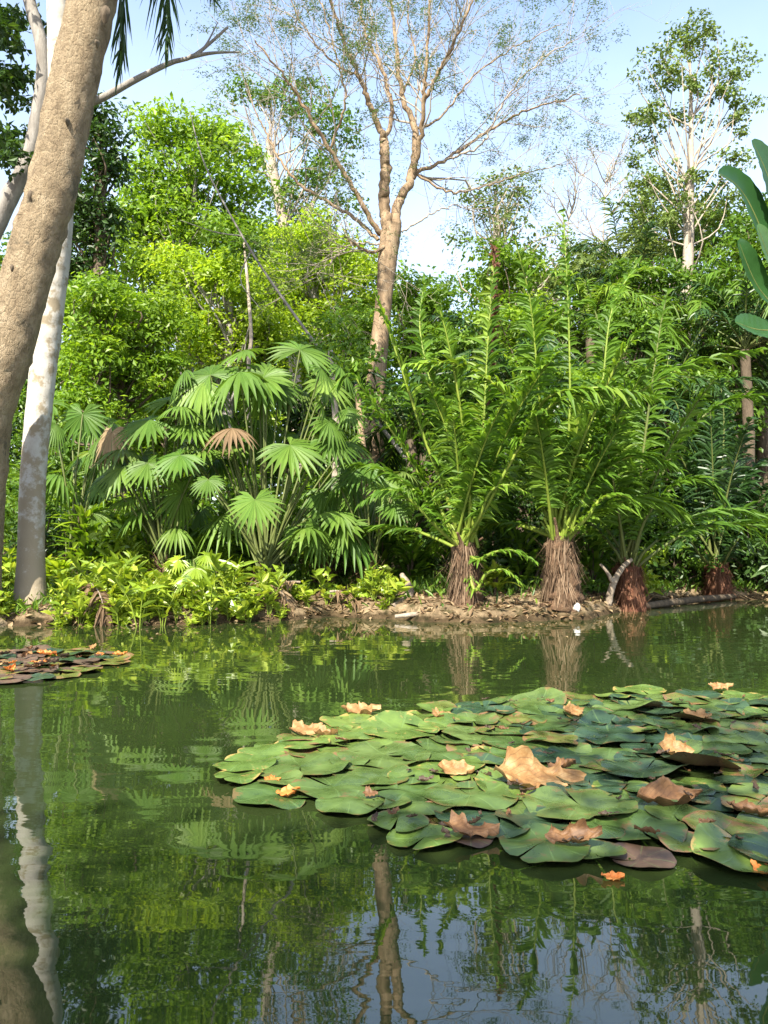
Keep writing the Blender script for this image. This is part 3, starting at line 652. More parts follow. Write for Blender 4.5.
tree('broadleaf_tree','yellow green tree rising behind the fan palms',[(225,560,23,.2),(228,400,23,.16),(230,300,23,.1)],
     [(215,290,52,30,26),(250,320,50,34,22),(190,320,36,30,14),(220,355,50,30,18),(180,270,24,20,8)],G['yellow'],B['grey'],.17,110,.65,group='trees of the forest behind the pond')
tree('broadleaf_tree','bright yellow green tree left of the bare tree',[(320,560,26,.22),(320,400,26,.18),(312,280,26,.1)],
     [(300,240,48,24,22),(330,265,44,36,22),(285,275,40,36,20),(345,310,34,34,14),(320,335,42,32,16)],G['yellow'],B['grey'],.19,100,.72,group='trees of the forest behind the pond')
tree('broadleaf_tree','bushy bright green tree just right of the bare trunk',[(425,560,21,.2),(425,420,21,.15),(422,330,21,.1)],
     [(425,305,30,22,16),(440,335,34,28,18),(410,350,28,30,12),(470,335,26,24,10)],G['fresh'],B['dark'],.15,120,.55,group='trees of the forest behind the pond')
tree('broadleaf_tree','thin light leaved tree above the feather palms',[(500,560,28,.18),(503,400,28,.14),(500,260,28,.1),(495,190,28,.05)],
     [(480,200,30,20,9),(515,195,28,18,8),(495,235,44,26,13),(550,250,34,26,10),(530,285,50,26,16)],G['olive'],B['pale'],.17,60,.6,shell=.4,group='trees of the forest behind the pond')
tree('broadleaf_tree','grey green tree behind the tall right tree, lower crown',[(655,560,30,.25),(655,400,30,.2),(650,260,30,.12)],
     [(655,205,32,26,16),(675,235,38,30,18),(640,240,26,26,9),(720,225,34,30,12)],G['olive'],B['pale'],.2,85,.75,group='trees of the forest behind the pond')
tree('broadleaf_tree','mid green tree at the right edge of the frame',[(765,560,22,.2),(762,400,22,.16),(758,300,22,.1)],
     [(750,250,34,30,14),(780,220,40,40,16),(790,300,50,50,20),(720,290,30,30,10)],G['mid'],B['dark'],.17,100,.62,group='trees of the forest behind the pond')
# the wall of forest further back
bk=[(-120,250,'mid',38),(-40,280,'dark',36),(30,250,'mid',38),(120,225,'mid',40),(205,230,'mid',42),(290,230,'mid',38),(360,262,'mid',40),(430,290,'mid',44),(500,290,'mid',40),(565,270,'olive',42),(630,300,'mid',40),(700,285,'dark',42),(770,280,'mid',38),(850,230,'dark',36),(930,220,'mid',36)]
nm=['leftmost beyond the frame edge','beyond the left edge','behind the pale palm trunk','behind the low yellow green tree','behind the rounded bright tree','left behind the bare tree','directly behind the bare trunk','right behind the bare trunk','above the first feather palm','below the pale twiggy tree','left of the tall right tree','behind the tall right tree','at the right frame edge','beyond the right edge','farthest right beyond the edge']
for (x,y,g,Yd),w in zip(bk,nm):
    tree('forest_tree',f"{dict(mid='mid green',dark='dark green',olive='grey green')[g]} background forest tree {w}",[(x,560,Yd,.3),(x,430,Yd,.25),(x+5,y+40,Yd,.12)],
         [(x,y+20,48,30,16),(x+10,y+80,62,40,28),(x-10,y+150,64,45,30),(x,y+215,64,45,28)],G[g],B['dark'],.32,105,1.2,group='background forest trees')

for q,(x,y,g,Yd) in enumerate([(-30,440,'dark',26),(60,420,'mid',27),(150,430,'fresh',26),(240,430,'mid',28),(320,430,'dark',26),(400,440,'mid',27),(470,420,'dark',25),(540,410,'dark',27),(610,400,'dark',26),(680,390,'dark',28),(745,390,'dark',25),(820,390,'mid',27)]):
    tree('understory_tree',f"{dict(mid='mid green',dark='dark green',fresh='fresh green')[g]} low understory tree "+['left of the frame','behind the white trunk','behind the pale fan palm','behind the biggest fan palm','left of the bare trunk','right of the bare trunk','behind the first spit palm','between the first two spit palms','behind the thick based palm','behind the reddish based palm','behind the shaded right palm','beyond the right edge'][q],[(x,560,Yd,.12),(x,500,Yd,.1),(x+5,y,Yd,.05)],
         [(x,y,44,34,26),(x+8,y+60,50,36,30),(x-8,y+110,50,30,24)],G[g],B['dark'],.22,95,.75,group='understory trees')
for q in range(14):
    x=-120+q*75; 
    tree('forest_tree','farthest dark forest tree glimpsed '+['off the left','beyond the left edge','behind the leaning trunk','right of the white trunk','behind the low yellow green tree','behind the fan palms','behind the biggest clump','left of the bare trunk','right of the bare trunk','above the spit palms','above the thick based palm','left of the tall tree','at the right','beyond the right edge'][q],[(x,555,50,.25),(x,480,50,.2),(x,400,50,.1)],[(x,400,60,40,18),(x,470,60,40,18),(x,525,60,24,12)],G['dark'],B['dark'],.45,80,1.7,group='farthest forest trees')
for q,(x,y,g,Yd,w) in enumerate([(95,300,'fresh',20,'right of the white trunk'),(165,275,'fresh',25,'in front of the rounded bright tree'),(262,285,'yellow',24,'left of the slanting dead stem'),(355,330,'fresh',20.5,'left of the bare trunk'),(335,265,'yellow',27,'behind the left bare limbs'),(500,270,'fresh',24,'above the first spit palm'),(590,285,'olive',24,'above the thick based palm'),(645,285,'mid',22,'left of the tall pale trunk'),(735,300,'mid',21,'right of the tall pale trunk'),(530,330,'fresh',18,'between the tops of the first two spit palms'),(625,330,'mid',18.5,'above the reddish based palm'),(455,360,'mid',17,'right behind the first spit palm'),(585,390,'fresh',16.5,'filling in behind the thick based palm'),(690,400,'mid',19,'left of the shaded right palm')]):
    tree('understory_tree',f"{dict(mid='mid green',fresh='fresh green',yellow='yellow green',olive='olive green')[g]} slim bushy tree {w}",[(x,565,Yd,.08),(x,480,Yd,.07),(x+5,y+20,Yd,.03)],[(x,y,36,26,20),(x+4,y+55,42,32,24),(x-6,y+110,40,34,20)],G[g],B['dark'],.16*Yd/19,85,.47*Yd/19,group='understory trees')
# the tree behind the photographer that shades the near water and the right hand pads
o_=np.array([-1.6,-4.2,.1]); root=empty('shade_tree',tuple(o_),'spreading tree on the near bank behind the viewer, out of the photo','tree')
m=MB(); C=smoothline([o_,[-1.7,-4.2,2.5],[-1.3,-3.9,5],[-1.2,-3.7,7]],20); tube(m,C,np.linspace(.25,.12,20),12,rough=.03)
cm=MB()
for (cx,cy,cz,rx,ry,n) in [(.15,-2.5,7,1.9,1.7,30),(-2.4,-5.0,7,3.2,1.7,75),(.4,-5.2,7.6,2.4,1.8,24)]:
    for q in range(n):
        v=nrm(RNG.standard_normal(3))*RNG.random()**.5; c=np.array([cx,cy,cz])+v*[rx,ry,.8]; clump(cm,c,.42,60,.16)
        if q%3==0: tube(m,smoothline([C[-4],(C[-4]+c)/2+[0,0,.2],c],6),np.linspace(.07,.015,6),5)
m.build('trunk',B['grey'],root,origin=o_); cm.build('crown',G['mid'],root,smooth=False,origin=o_)
# tall thin tree at the right
tree('tall_thin_tree','tall tree with a pale trunk and open crown against the sky at the right',
     [(682,560,24,.22),(684,345,24,.19),(688,260,24,.16),(690,190,24,.12),(691,125,24,.07),(690,60,24,.03)],
     [(695,32,26,18,22),(665,70,30,28,24),(728,75,30,30,24),(648,125,24,26,17),(742,110,20,34,15),(690,105,38,30,16),(642,170,20,24,10),(732,170,28,28,12),(690,180,40,22,12),(670,215,40,22,14)],G['olive'],B['pale'],.13,42,.33,ratio=.6,shell=.35,limb=.032,k=12,group=None)

# bare central tree --------------------------------------------------
BY=19.0
mb,TL,TR=trunkline([(372,560,BY,.26),(374,450,BY,.24),(377,370,BY,.23),(384,300,BY,.20),(388,255,BY,.24),(392,225,BY,.24)],k=18,rough=.03,n=50)
bare=empty('bare_tree',tuple(TL[0]),'tan barked tree with forking near leafless limbs against the sky','tree'); BO=TL[0]
mb.build('trunk',B['tan'],bare,origin=BO)
limbs=[ # px polyline with depth offset, start width px, end width px
 [(390,240,0),(384,200,0),(386,170,-.2),(384,142,-.3),15,12],
 [(394,228,0),(400,200,.1),(412,175,.2),(415,130,.3),(402,95,.4),(395,40,.6),(390,-10,.8),13,3],
 [(412,178,.2),(420,140,-.2),(424,100,-.6),(427,60,-.8),(432,-20,-1),7,2.5],
 [(408,190,.2),(418,172,.3),(445,160,.4),(490,130,.5),(530,110,.3),(580,95,.0),6,1.3],
 [(424,100,-.6),(440,70,-.9),(460,30,-1.3),(478,-15,-1.6),5,2],
 [(384,142,-.3),(372,110,-.4),(358,75,-.7),(340,30,-1),(325,-20,-1.4),8,2.5],
 [(384,145,-.3),(392,110,-.2),(382,70,0),(365,30,.3),(360,-20,.5),6,2],
 [(380,235,0),(360,200,-.3),(330,150,-.7),(300,100,-1),(280,72,-1.3),(255,40,-1.5),7,1.5],
 [(378,240,0),(350,215,.3),(310,192,.5),(285,168,.7),(270,140,.9),(255,110,1.1),(245,80,1.2),5,1.3],
 [(330,150,-.7),(345,100,-1),(335,50,-1.3),(320,0,-1.5),3,1.2],
 [(418,175,.2),(450,192,.3),(480,188,.6),(520,175,.8),(560,165,1),3.2,1],
 [(402,232,0),(430,215,.2),(455,205,.5),(475,212,.7),2.6,.9],
 [(415,130,.3),(440,118,.8),(470,80,1),(510,50,1.3),(560,25,1.5),3.4,1],
 [(445,160,.4),(480,145,.1),(505,100,-.2),(540,60,-.5),(575,40,-.7),2.8,.9],
 [(402,95,.4),(415,60,.8),(408,20,1),(412,-20,1.2),3.2,1.3],
 [(358,75,-.7),(330,60,-.5),(300,20,-.4),(285,-15,-.3),3,1.2],
 [(388,245,0),(352,245,-.1),(330,262,-.2),(315,278,-.4),2.6,1.],
 [(396,240,0),(372,252,-.3),(352,242,-.4),(345,236,-.5),5,1.4],
]
twigs=[]; s0=BY/F
allL=[]
for L_ in limbs:
    w0,w1=L_[-2],L_[-1]; pts=np.array([P(a,b,BY+c) for a,b,c in L_[:-2]])
    C=smoothline(pts,8*len(pts)); C[1:-1]+=.02*RNG.standard_normal(C[1:-1].shape)
    m=MB(); rad=np.linspace(w0*.85,w1*.8,len(C))*s0/2; tube(m,C,rad,9,rough=.03)
    m.build('branch',B['tan'] if w0>2.9 else B['pale'],bare,origin=BO)
    allL.append((C,rad))
tm=MB(); lm=MB()
def grow(p,d,L,r,lev):
    n=7; pts=[p]; dd=d.copy()
    for i in range(n-1):
        dd=nrm(dd+.13*RNG.standard_normal(3)+np.array([0,0,.03])); pts.append(pts[-1]+dd*L/(n-1))
    tube(tm,np.array(pts),np.linspace(r,r*.45,n),4 if lev else 5)
    if lev<2:
        for q in range(3 if lev==0 else 2):
            k=RNG.integers(2,n); ax=nrm(dd+.75*RNG.standard_normal(3)); grow(pts[k],ax,L*RNG.uniform(.45,.7),r*.55,lev+1)
    elif RNG.random()<.34:
        m=12; q=np.array(pts)[RNG.integers(2,n,m)]+.07*RNG.standard_normal((m,3))
        # feathery compound leaves held flat
        dirs=nrm(np.array([dd[0],dd[1],0])+.6*RNG.standard_normal((m,3))*np.array([1,1,.3]))
        for s in range(5):
            leaves(lm,q+dirs*.05*s+.03*RNG.standard_normal((m,3)),np.array([0,0,1.])+.35*RNG.standard_normal((m,3)),.075,.3)
for C,rad in allL:
    n=len(C)
    for q in range(int(7+ (10 if rad[0]<.08 else 2))):
        k=int(n*RNG.uniform(.3,1)); k=min(k,n-1)
        if rad[k]>.10: continue
        t_=nrm(C[min(k+1,n-1)]-C[max(k-1,0)]); d=nrm(t_+.7*RNG.standard_normal(3)*np.array([1,.8,.8])+np.array([0,0,.1]))
        grow(C[k],d,RNG.uniform(.9,2.3),max(.006,rad[k]*.4),0)
tm.build('twigs',B['pale'],bare,origin=BO)
lm.build('feathery_leaves',G['blue'],bare,smooth=False,origin=BO)

# pale leafless twiggy trees at the right of the bare tree
def bare_bush(name,label,base,H_,W_,bark,n=26,lv=2,seed=0,rad=.05,leafm=None):
    g=gz(base[0],base[1]); o=np.array([base[0],base[1],g-.1]); tmb=MB()
    C=smoothline([o,o+[.1,0,H_*.35],o+[-.1,.1,H_*.7],o+[.05,0,H_]],16); tube(tmb,C,np.linspace(rad,.02,16),7)
    root=empty(name,tuple(o),label,'tree','pale leafless trees in the background')
    tmb.build('trunk',bark,root,origin=o)
    bb=MB()
    def gr(p,d,L,r,l):
        pts=[p]; dd=d
        for i in range(5):
            dd=nrm(dd+.18*RNG.standard_normal(3)+[0,0,.05]); pts.append(pts[-1]+dd*L/5)
        tube(bb,np.array(pts),np.linspace(r,r*.4,6),4)
        if l<lv:
            for q in range(4): gr(pts[RNG.integers(1,6)],nrm(dd+.8*RNG.standard_normal(3)),L*.6,r*.6,l+1)
    for q in range(n):
        k=RNG.integers(5,16); gr(C[k],nrm(RNG.standard_normal(3)*np.array([W_/H_*2,W_/H_*2,.5])+[0,0,.7]),RNG.uniform(.25,.45)*W_,.03,0)
    bb.build('twigs',bark,root,origin=o)
bare_bush('twiggy_tree','pale leafless twiggy tree in the gap left of the tall right tree',P(608,560,33)[:2],15.2,4.5,B['pale'],34)
bare_bush('twiggy_tree','bleached leafless tree right of the thin light leaved tree',P(570,560,30)[:2],12.6,3.6,B['pale'],24)
bare_bush('twiggy_tree','thin pale leafless tree nearest the right tall trunk',P(640,560,31)[:2],11.6,3.2,B['pale'],18)
# dead slanting stem across the fresh trees
m=MB(); C=smoothline([P(415,470,17),P(360,400,17),P(318,347,17),P(270,280,17),(P(240,232,17)),P(205,165,17.2),P(190,112,17.5)],30); tube(m,C,np.linspace(.045,.010,30),6)
tube(m,smoothline([P(243,236,17),P(215,232,17),P(180,220,17)],8),np.linspace(.018,.006,8),5)
tube(m,smoothline([P(252,250,17),P(240,280,17),P(262,310,17)],8),np.linspace(.018,.006,8),5)
m.v[0]=m.v[0]; tag(m.build('dead_tree',B['grey'],origin=C[0]),'long thin dead stem slanting up to the left past the bare tree','dead tree')
for (x,y0,y1,Yd,r,lab) in [(248,380,332,20,.06,'short pale trunk between the yellow green trees'),(334,520,440,16,.10,'thin pale trunk behind the fan palms'),(361,520,475,15.5,.11,'pinkish brown peeling trunk left of the first feather palm')]:
    m,TL,TR=trunkline([(x,560,Yd,r*1.2),(x,y0,Yd,r),(x+3,y1,Yd,r*.8),(x-4,y1-90,Yd+.5,r*.5)],k=12,rough=.05)
    t=empty('slender_tree',tuple(TL[0]),lab,'tree'); m.build('trunk',B['pale' if 'pink' not in lab else 'tan'],t,origin=TL[0])
    cm=MB()
    for q in range(9): clump(cm,TL[-1]+RNG.standard_normal(3)*[.5,.5,.3],.42,70,.15)
    cm.build('crown',G['mid'],t,smooth=False,origin=TL[0])

# ------------------------------------------------------------------ feather palms on the bank
def stump(root,c,h,rb,rt,mat,skirt,org):
    n=22; z=np.linspace(-.1,h,n); t=(z+.1)/(h+.1)
    r=rt+(rb-rt)*(1-t)**1.7; r=r*(1+.07*np.sin(t*37)); r[-2:]*=.6
    mb=MB(); pts=np.stack([np.full(n,c[0])+.04*np.sin(t*5),np.full(n,c[1]),c[2]+z],-1); tube(mb,pts,r,26,rough=.10)
    mb.build('trunk',mat,root,origin=org)
    fb=MB(); m=900
    th=RNG.uniform(0,6.283,m); hh=RNG.uniform(.12,1.0,m)*h; tt=hh/h; rr_=(rt+(rb-rt)*(1-tt)**1.7)*RNG.uniform(.90,1.05,m)
    p=np.stack([c[0]+rr_*np.cos(th),c[1]+rr_*np.sin(th),c[2]+hh],-1)
    out=np.stack([np.cos(th),np.sin(th),0*th],-1)
    d=out*RNG.uniform(-.05,.22,m)[:,None]+np.array([0,0,-1.])+.2*RNG.standard_normal((m,3)); up=RNG.random(m)<.05; d[up]=out[up]*.9+[0,0,.9]
    blades(fb,p,d,out,np.minimum(RNG.uniform(.15,.5,m),hh+.05),RNG.uniform(.006,.022,m),0.05,prof=((0,.8),(.4,1),(1,.2)),fold=.1)
    fb.build('fibre_skirt',skirt,root,smooth=False,origin=org)
def feather_palm(label,px,py,Yd,h,rb,rt,traced,nrand,leaf,stalk,ll=.54,bark='fibre',seed=0,Lr=(2.6,4.2),group='feather palms along the far bank',lw=.066,elr=(.25,1.35),azr=None):
    c=P(px,py,Yd); c[2]=gz(c[0],c[1]); org=c.copy()
    root=empty('feather_palm',tuple(org),label,'palm',group)
    stump(root,c,h,rb,rt,B[bark],G['thatch'] if bark=='fibre' else G['rust'],org)
    top=c+np.array([0,0,h-.08])
    for tr in traced:
        kw={}
        if isinstance(tr[-1],dict): kw=tr[-1]; tr=tr[:-1]
        pts=[top+.06*RNG.standard_normal(3)]+[P(a,b,Yd+d) for a,b,d in tr]
        frond(root,smoothline(pts,22),leaf,stalk,**{**dict(lw=lw,ll=ll,n=72,origin=org,rad=.035),**kw})
    for q in range(9):
        a=q*.7; b0=top+[rt*.5*math.cos(a),rt*.5*math.sin(a),-.05]; sb=MB(); Ls=RNG.uniform(.18,.42)
        tube(sb,smoothline([b0,b0+[.10*math.cos(a),.10*math.sin(a),Ls*.6],b0+[.2*math.cos(a),.2*math.sin(a),Ls]],6),np.linspace(.035,.018,6),6); sb.build('cut_leaf_base',stalk if q%3 else B['fibre'],root,origin=org)
    for q in range(nrand):
        az=RNG.uniform(0,6.283) if azr is None else RNG.uniform(*azr)
        front=math.cos(az)<.1; e_=RNG.uniform(1.05,1.42) if front else RNG.uniform(*elr)
        R=rachis_free(top+.1*RNG.standard_normal(3)*[1,1,.3],az,e_,RNG.uniform(*Lr)*(.85 if front else 1),RNG.uniform(.2,.6) if front else RNG.uniform(.5,1.3),18)
        frond(root,R,leaf,stalk,lw=lw,ll=ll*RNG.uniform(.75,1.2),n=62,origin=org,rad=.03,start=RNG.uniform(.15,.3))
    return root
feather_palm('feather palm with a shaggy brown base, left one of the three on the spit',465,613,12.3,.95,.26,.16,
  [[(448,500,-.1),(425,440,-.2),(402,370,-.3),(385,320,-.3),(372,285,-.3)],
   [(440,510,.1),(405,450,.2),(370,400,.2),(352,375,.2),(338,385,.1)],
   [(478,490,0),(484,420,.1),(488,340,.2),(494,270,.3)],
   [(470,500,-.3),(462,420,-.5),(450,350,-.7),(440,310,-.8)],
   [(490,500,-.5),(530,430,-.8),(560,400,-1),(600,392,-1.1)],
   [(440,530,-.3),(410,500,-.5),(385,490,-.7),(360,505,-.8),dict(ll=.35,n=34)],
   [(478,520,-.4),(490,492,-.6),(508,485,-.7),(527,493,-.8),dict(ll=.26,n=30,lw=.045)],
   [(478,560,-.4),(495,552,-.6),(515,551,-.7),(535,562,-.8),dict(ll=.24,n=30,lw=.045)],
   [(474,590,-.3),(486,574,-.4),(505,570,-.5),(522,585,-.6),dict(ll=.2,n=26,lw=.04)],
   [(460,480,.4),(435,400,.7),(420,330,1),(425,280,1.2)],
   [(500,440,.3),(530,350,.5),(560,310,.7),(590,300,.9)]],10,G['frond'],B['stalk'],Lr=(2.2,4.6))
feather_palm('feather palm with the thickest tan fibrous base, middle of the spit',561,611,12.4,1.05,.31,.20,
  [[(548,500,0),(544,445,0),(538,380,-.1),(530,300,-.2),(515,240,-.3)],
   [(578,480,-.1),(605,425,-.3),(650,385,-.5),(700,362,-.6),(760,350,-.7)],
   [(566,480,.1),(570,400,.2),(568,300,.3),(563,210,.4),dict(ll=.3,n=50)],
   [(545,470,-.3),(510,400,-.6),(460,365,-.8),(405,365,-1)],
   [(572,470,-.4),(600,400,-.7),(625,350,-.9),(650,320,-1)],
   [(552,450,-.5),(540,410,-.8),(560,392,-1.1),(610,388,-1.3),(660,400,-1.4),dict(ll=.45,lw=.07,droop=.8,n=50)],
   [(580,500,-.2),(605,470,-.3),(640,455,-.4),(680,470,-.5)],
   [(575,490,.4),(600,400,.8),(612,310,1),(640,260,1.3)],
   [(540,500,.3),(505,450,.5),(470,430,.6),(430,450,.6)],
   [(585,520,-.4),(600,500,-.5),(620,495,-.6),(640,505,-.7),dict(ll=.25,n=28)]],11,G['frond'],B['stalk'],Lr=(2.2,4.8))
feather_palm('feather palm with a reddish shaggy base behind the forked pale log',629,598,13.6,.95,.26,.2,
  [[(640,480,0),(650,400,0),(660,330,0),(668,290,0)],
   [(650,500,-.2),(690,430,-.4),(730,400,-.5),(768,395,-.6)],
   [(620,480,.1),(610,400,.2),(600,330,.3),(585,280,.4)],
   [(645,520,-.3),(670,490,-.5),(700,480,-.6),(725,500,-.7)]],12,G['frond'],B['stalkdark'],bark='fibrered')
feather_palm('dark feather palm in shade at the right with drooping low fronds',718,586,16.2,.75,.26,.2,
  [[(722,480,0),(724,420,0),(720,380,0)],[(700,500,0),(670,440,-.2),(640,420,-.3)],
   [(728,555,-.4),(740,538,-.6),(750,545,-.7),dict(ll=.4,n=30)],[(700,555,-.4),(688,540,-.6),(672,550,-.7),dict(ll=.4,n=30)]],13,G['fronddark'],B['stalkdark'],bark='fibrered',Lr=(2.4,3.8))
# old brown flower spike on the left palm
m=MB(); C=smoothline([P(487,420,12.9),P(492,350,12.9),P(495,300,12.9),P(494,248,12.9)],24); tube(m,C,np.linspace(.025,.015,24),6)
k=260; q=C[RNG.integers(4,24,k)]; blades(m,q,RNG.standard_normal((k,3))+[0,0,.5],[0,-1,0],RNG.uniform(.05,.13,k),.03,.1)
tag(m.build('flower_spike',G['rust'],origin=C[0]),'rusty brown upright dead palm spike above the left feather palm','dead spike')

# more palms in the background at the right
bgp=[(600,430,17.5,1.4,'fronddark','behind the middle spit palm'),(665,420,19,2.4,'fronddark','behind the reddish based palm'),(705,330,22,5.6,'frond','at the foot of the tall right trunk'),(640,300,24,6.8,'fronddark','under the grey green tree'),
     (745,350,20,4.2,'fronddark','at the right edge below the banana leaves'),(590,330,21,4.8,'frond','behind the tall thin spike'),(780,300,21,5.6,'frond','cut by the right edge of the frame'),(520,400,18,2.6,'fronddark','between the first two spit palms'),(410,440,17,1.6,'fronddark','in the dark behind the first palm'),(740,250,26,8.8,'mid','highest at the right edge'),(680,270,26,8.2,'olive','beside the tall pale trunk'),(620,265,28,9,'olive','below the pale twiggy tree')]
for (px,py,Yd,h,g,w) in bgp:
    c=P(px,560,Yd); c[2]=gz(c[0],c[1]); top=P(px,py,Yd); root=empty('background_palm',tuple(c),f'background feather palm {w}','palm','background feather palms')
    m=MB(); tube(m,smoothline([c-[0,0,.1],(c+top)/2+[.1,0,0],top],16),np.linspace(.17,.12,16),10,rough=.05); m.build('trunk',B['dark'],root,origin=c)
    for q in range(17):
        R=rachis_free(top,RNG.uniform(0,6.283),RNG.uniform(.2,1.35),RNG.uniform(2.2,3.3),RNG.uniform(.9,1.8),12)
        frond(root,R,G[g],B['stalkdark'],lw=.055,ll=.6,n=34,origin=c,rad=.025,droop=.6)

# ------------------------------------------------------------------ fan palms
def fan_leaf(root,base,c,R,nn,ax,leaf,org,nseg=22,spread=2.5,droop=.25,lab=None,stalk=None):
    nn=nrm(nn); ax=np.asarray(ax,float); ax=nrm(ax-(ax@nn)*nn); sd=np.cross(nn,ax)
    th=np.linspace(-spread,spread,nseg)+.02*RNG.standard_normal(nseg); dth=2*spread/(nseg-1)
    d=np.cos(th)[:,None]*ax+np.sin(th)[:,None]*sd - nn*.12
    L=R*(1-.22*np.abs(th/spread)**2)*RNG.uniform(.92,1.05,nseg)
    mb=MB(); w=2*math.tan(dth/2)*R*.55*1.04
    blades(mb,np.repeat(c[None],nseg,0),d,np.broadcast_to(nn,(nseg,3)),L,w,droop*RNG.uniform(.7,1.3,nseg),prof=((0,.04),(.3,.55),(.55,1.0),(.78,.62),(1,.06)),fold=.22,a=np.clip(random.random()*.7+.3*RNG.random(nseg),0,1))
    o=mb.build('fan_leaf',leaf,root,smooth=False,origin=org)
    if lab:o['label']=lab
    st=MB(); tube(st,smoothline([base,(base+c)/2+[0,0,.12],c],10),np.linspace(.022,.012,10),5); st.build('leaf_stalk',stalk or B['stalkdark'],o,origin=org)
def fan_palm(label,px,py,Yd,leaves_,nrand,rng_,h=.4,Rr=(.5,.8),group='fan palms behind the bank'):
    c=P(px,py,Yd); c[2]=gz(c[0],c[1]); org=c.copy(); root=empty('fan_palm',tuple(c),label,'palm',group)
    m=MB(); tube(m,smoothline([c-[0,0,.1],c+[0,0,h*.5],c+[.02,0,h]],8),np.linspace(.14,.09,8),10,rough=.1)
    k=120; th=RNG.uniform(0,6.28,k); blades(m,c+np.stack([.12*np.cos(th),.12*np.sin(th),RNG.uniform(0,h,k)],-1),np.stack([np.cos(th)*.5,np.sin(th)*.5,RNG.uniform(-1,1,k)],-1),[0,0,1],.3,.03,.1)
    m.build('stem',B['fibre'],root,origin=org); top=c+[0,0,h]
    for (lx,ly,dy,rp,nn,ax,mat) in leaves_:
        q=P(lx,ly,Yd+dy); fan_leaf(root,top+.05*RNG.standard_normal(3),q,rp*.9*Yd/F,nn,ax,G[mat],org,lab='dry tan folded leaf' if mat=='dry' else None,droop=.5 if mat=='dry' else .22)
    x0,x1,y0,y1=rng_
    for q in range(nrand):
        p=P(RNG.uniform(x0,x1),RNG.uniform(y0,y1),Yd+RNG.uniform(-.4,1.6)); out=p-top; out[1]-=.8
        nn=nrm(np.array([out[0]*.35,-.35,.75])+.35*RNG.standard_normal(3)); ax=nrm(np.array([out[0],out[1],.2*RNG.standard_normal()-.2])+.2*RNG.standard_normal(3))
        fan_leaf(root,top+.05*RNG.standard_normal(3),p,RNG.uniform(*Rr),nn,ax,G['fan'] if RNG.random()>.05 else G['olive'],org,droop=RNG.uniform(.2,.95),spread=RNG.uniform(1.9,2.7),nseg=int(RNG.integers(17,26)))
fan_palm('biggest fan palm clump with broad pleated leaves, centre left of the bank',265,560,13.0,
 [(290,445,-.5,46,(.1,-.6,.75),(.5,-.5,-.3),'fan'),(255,500,-.9,34,(0,-.85,.5),(.15,-.3,-.9),'fan'),(232,428,-.4,34,(0,-.3,.9),(-.2,-.7,-.3),'dry'),
  (210,375,.2,44,(-.1,-.7,.6),(-.5,.2,.6),'fan'),(208,480,-.7,22,(0,-.7,.6),(.1,-.5,-.7),'fan'),(268,375,.3,48,(.3,-.6,.6),(.1,.1,1),'fan'),
  (300,350,.5,48,(.2,-.6,.7),(.3,.2,.9),'fan'),(325,380,.2,42,(.4,-.5,.7),(.8,-.2,.2),'fan'),(245,350,.5,40,(-.2,-.3,.8),(-.6,0,.5),'fan'),(330,440,-.1,40,(.3,-.5,.8),(.8,-.3,-.2),'fan'),(180,455,-.5,36,(-.1,-.6,.8),(-.6,-.4,-.3),'fan')],40,(180,350,365,535),Rr=(.32,.7))
fan_palm('fan palm with pale lit leaves left of the biggest clump',165,560,13.2,
 [(150,420,-.3,44,(-.1,-.5,.8),(-.6,-.3,.3),'fan'),(112,432,-.2,30,(-.3,-.7,.3),(-.1,-.2,-1),'dry'),(120,468,-.5,34,(-.3,-.7,.6),(-.5,-.3,-.7),'fan'),(148,463,-.6,32,(.1,-.7,.7),(.5,-.4,-.5),'fan'),
  (190,425,-.2,38,(.1,-.4,.9),(.6,-.4,0),'fan'),(105,478,-.4,34,(-.4,-.6,.6),(-.4,-.2,-.8),'fan'),(170,400,.3,38,(0,-.5,.8),(0,.3,.8),'fan')],24,(100,220,400,535),Rr=(.4,.62))
fan_palm('small low fan palm on the lit bank beside the water',190,592,12.1,
 [(178,560,-.1,19,(-.1,-.6,.7),(-.6,-.4,0),'herb'),(196,568,-.2,20,(0,-.7,.7),(.3,-.4,-.4),'herb'),(205,555,0,18,(.2,-.5,.8),(.7,-.2,.2),'herb'),(186,578,-.3,18,(-.1,-.6,.7),(-.2,-.5,-.5),'herb')],3,(175,212,548,580),h=.1,Rr=(.2,.3))
fan_palm('bluish fan palm left of the first feather palm',370,570,13.4,
 [(365,465,-.2,34,(-.1,-.6,.7),(-.5,-.3,-.3),'fan'),(385,480,-.3,32,(.1,-.6,.7),(.5,-.4,-.4),'fan'),(395,505,-.4,26,(.2,-.6,.7),(.5,-.5,-.5),'fan')],12,(335,405,440,540),Rr=(.35,.55))
fan_palm('fan palm in shade above the bay of the bank',325,565,14,[],18,(290,360,440,550),Rr=(.4,.6))
fan_palm('fan palm half hidden behind the white trunk',75,560,14.2,[],20,(50,120,400,545),Rr=(.4,.6))

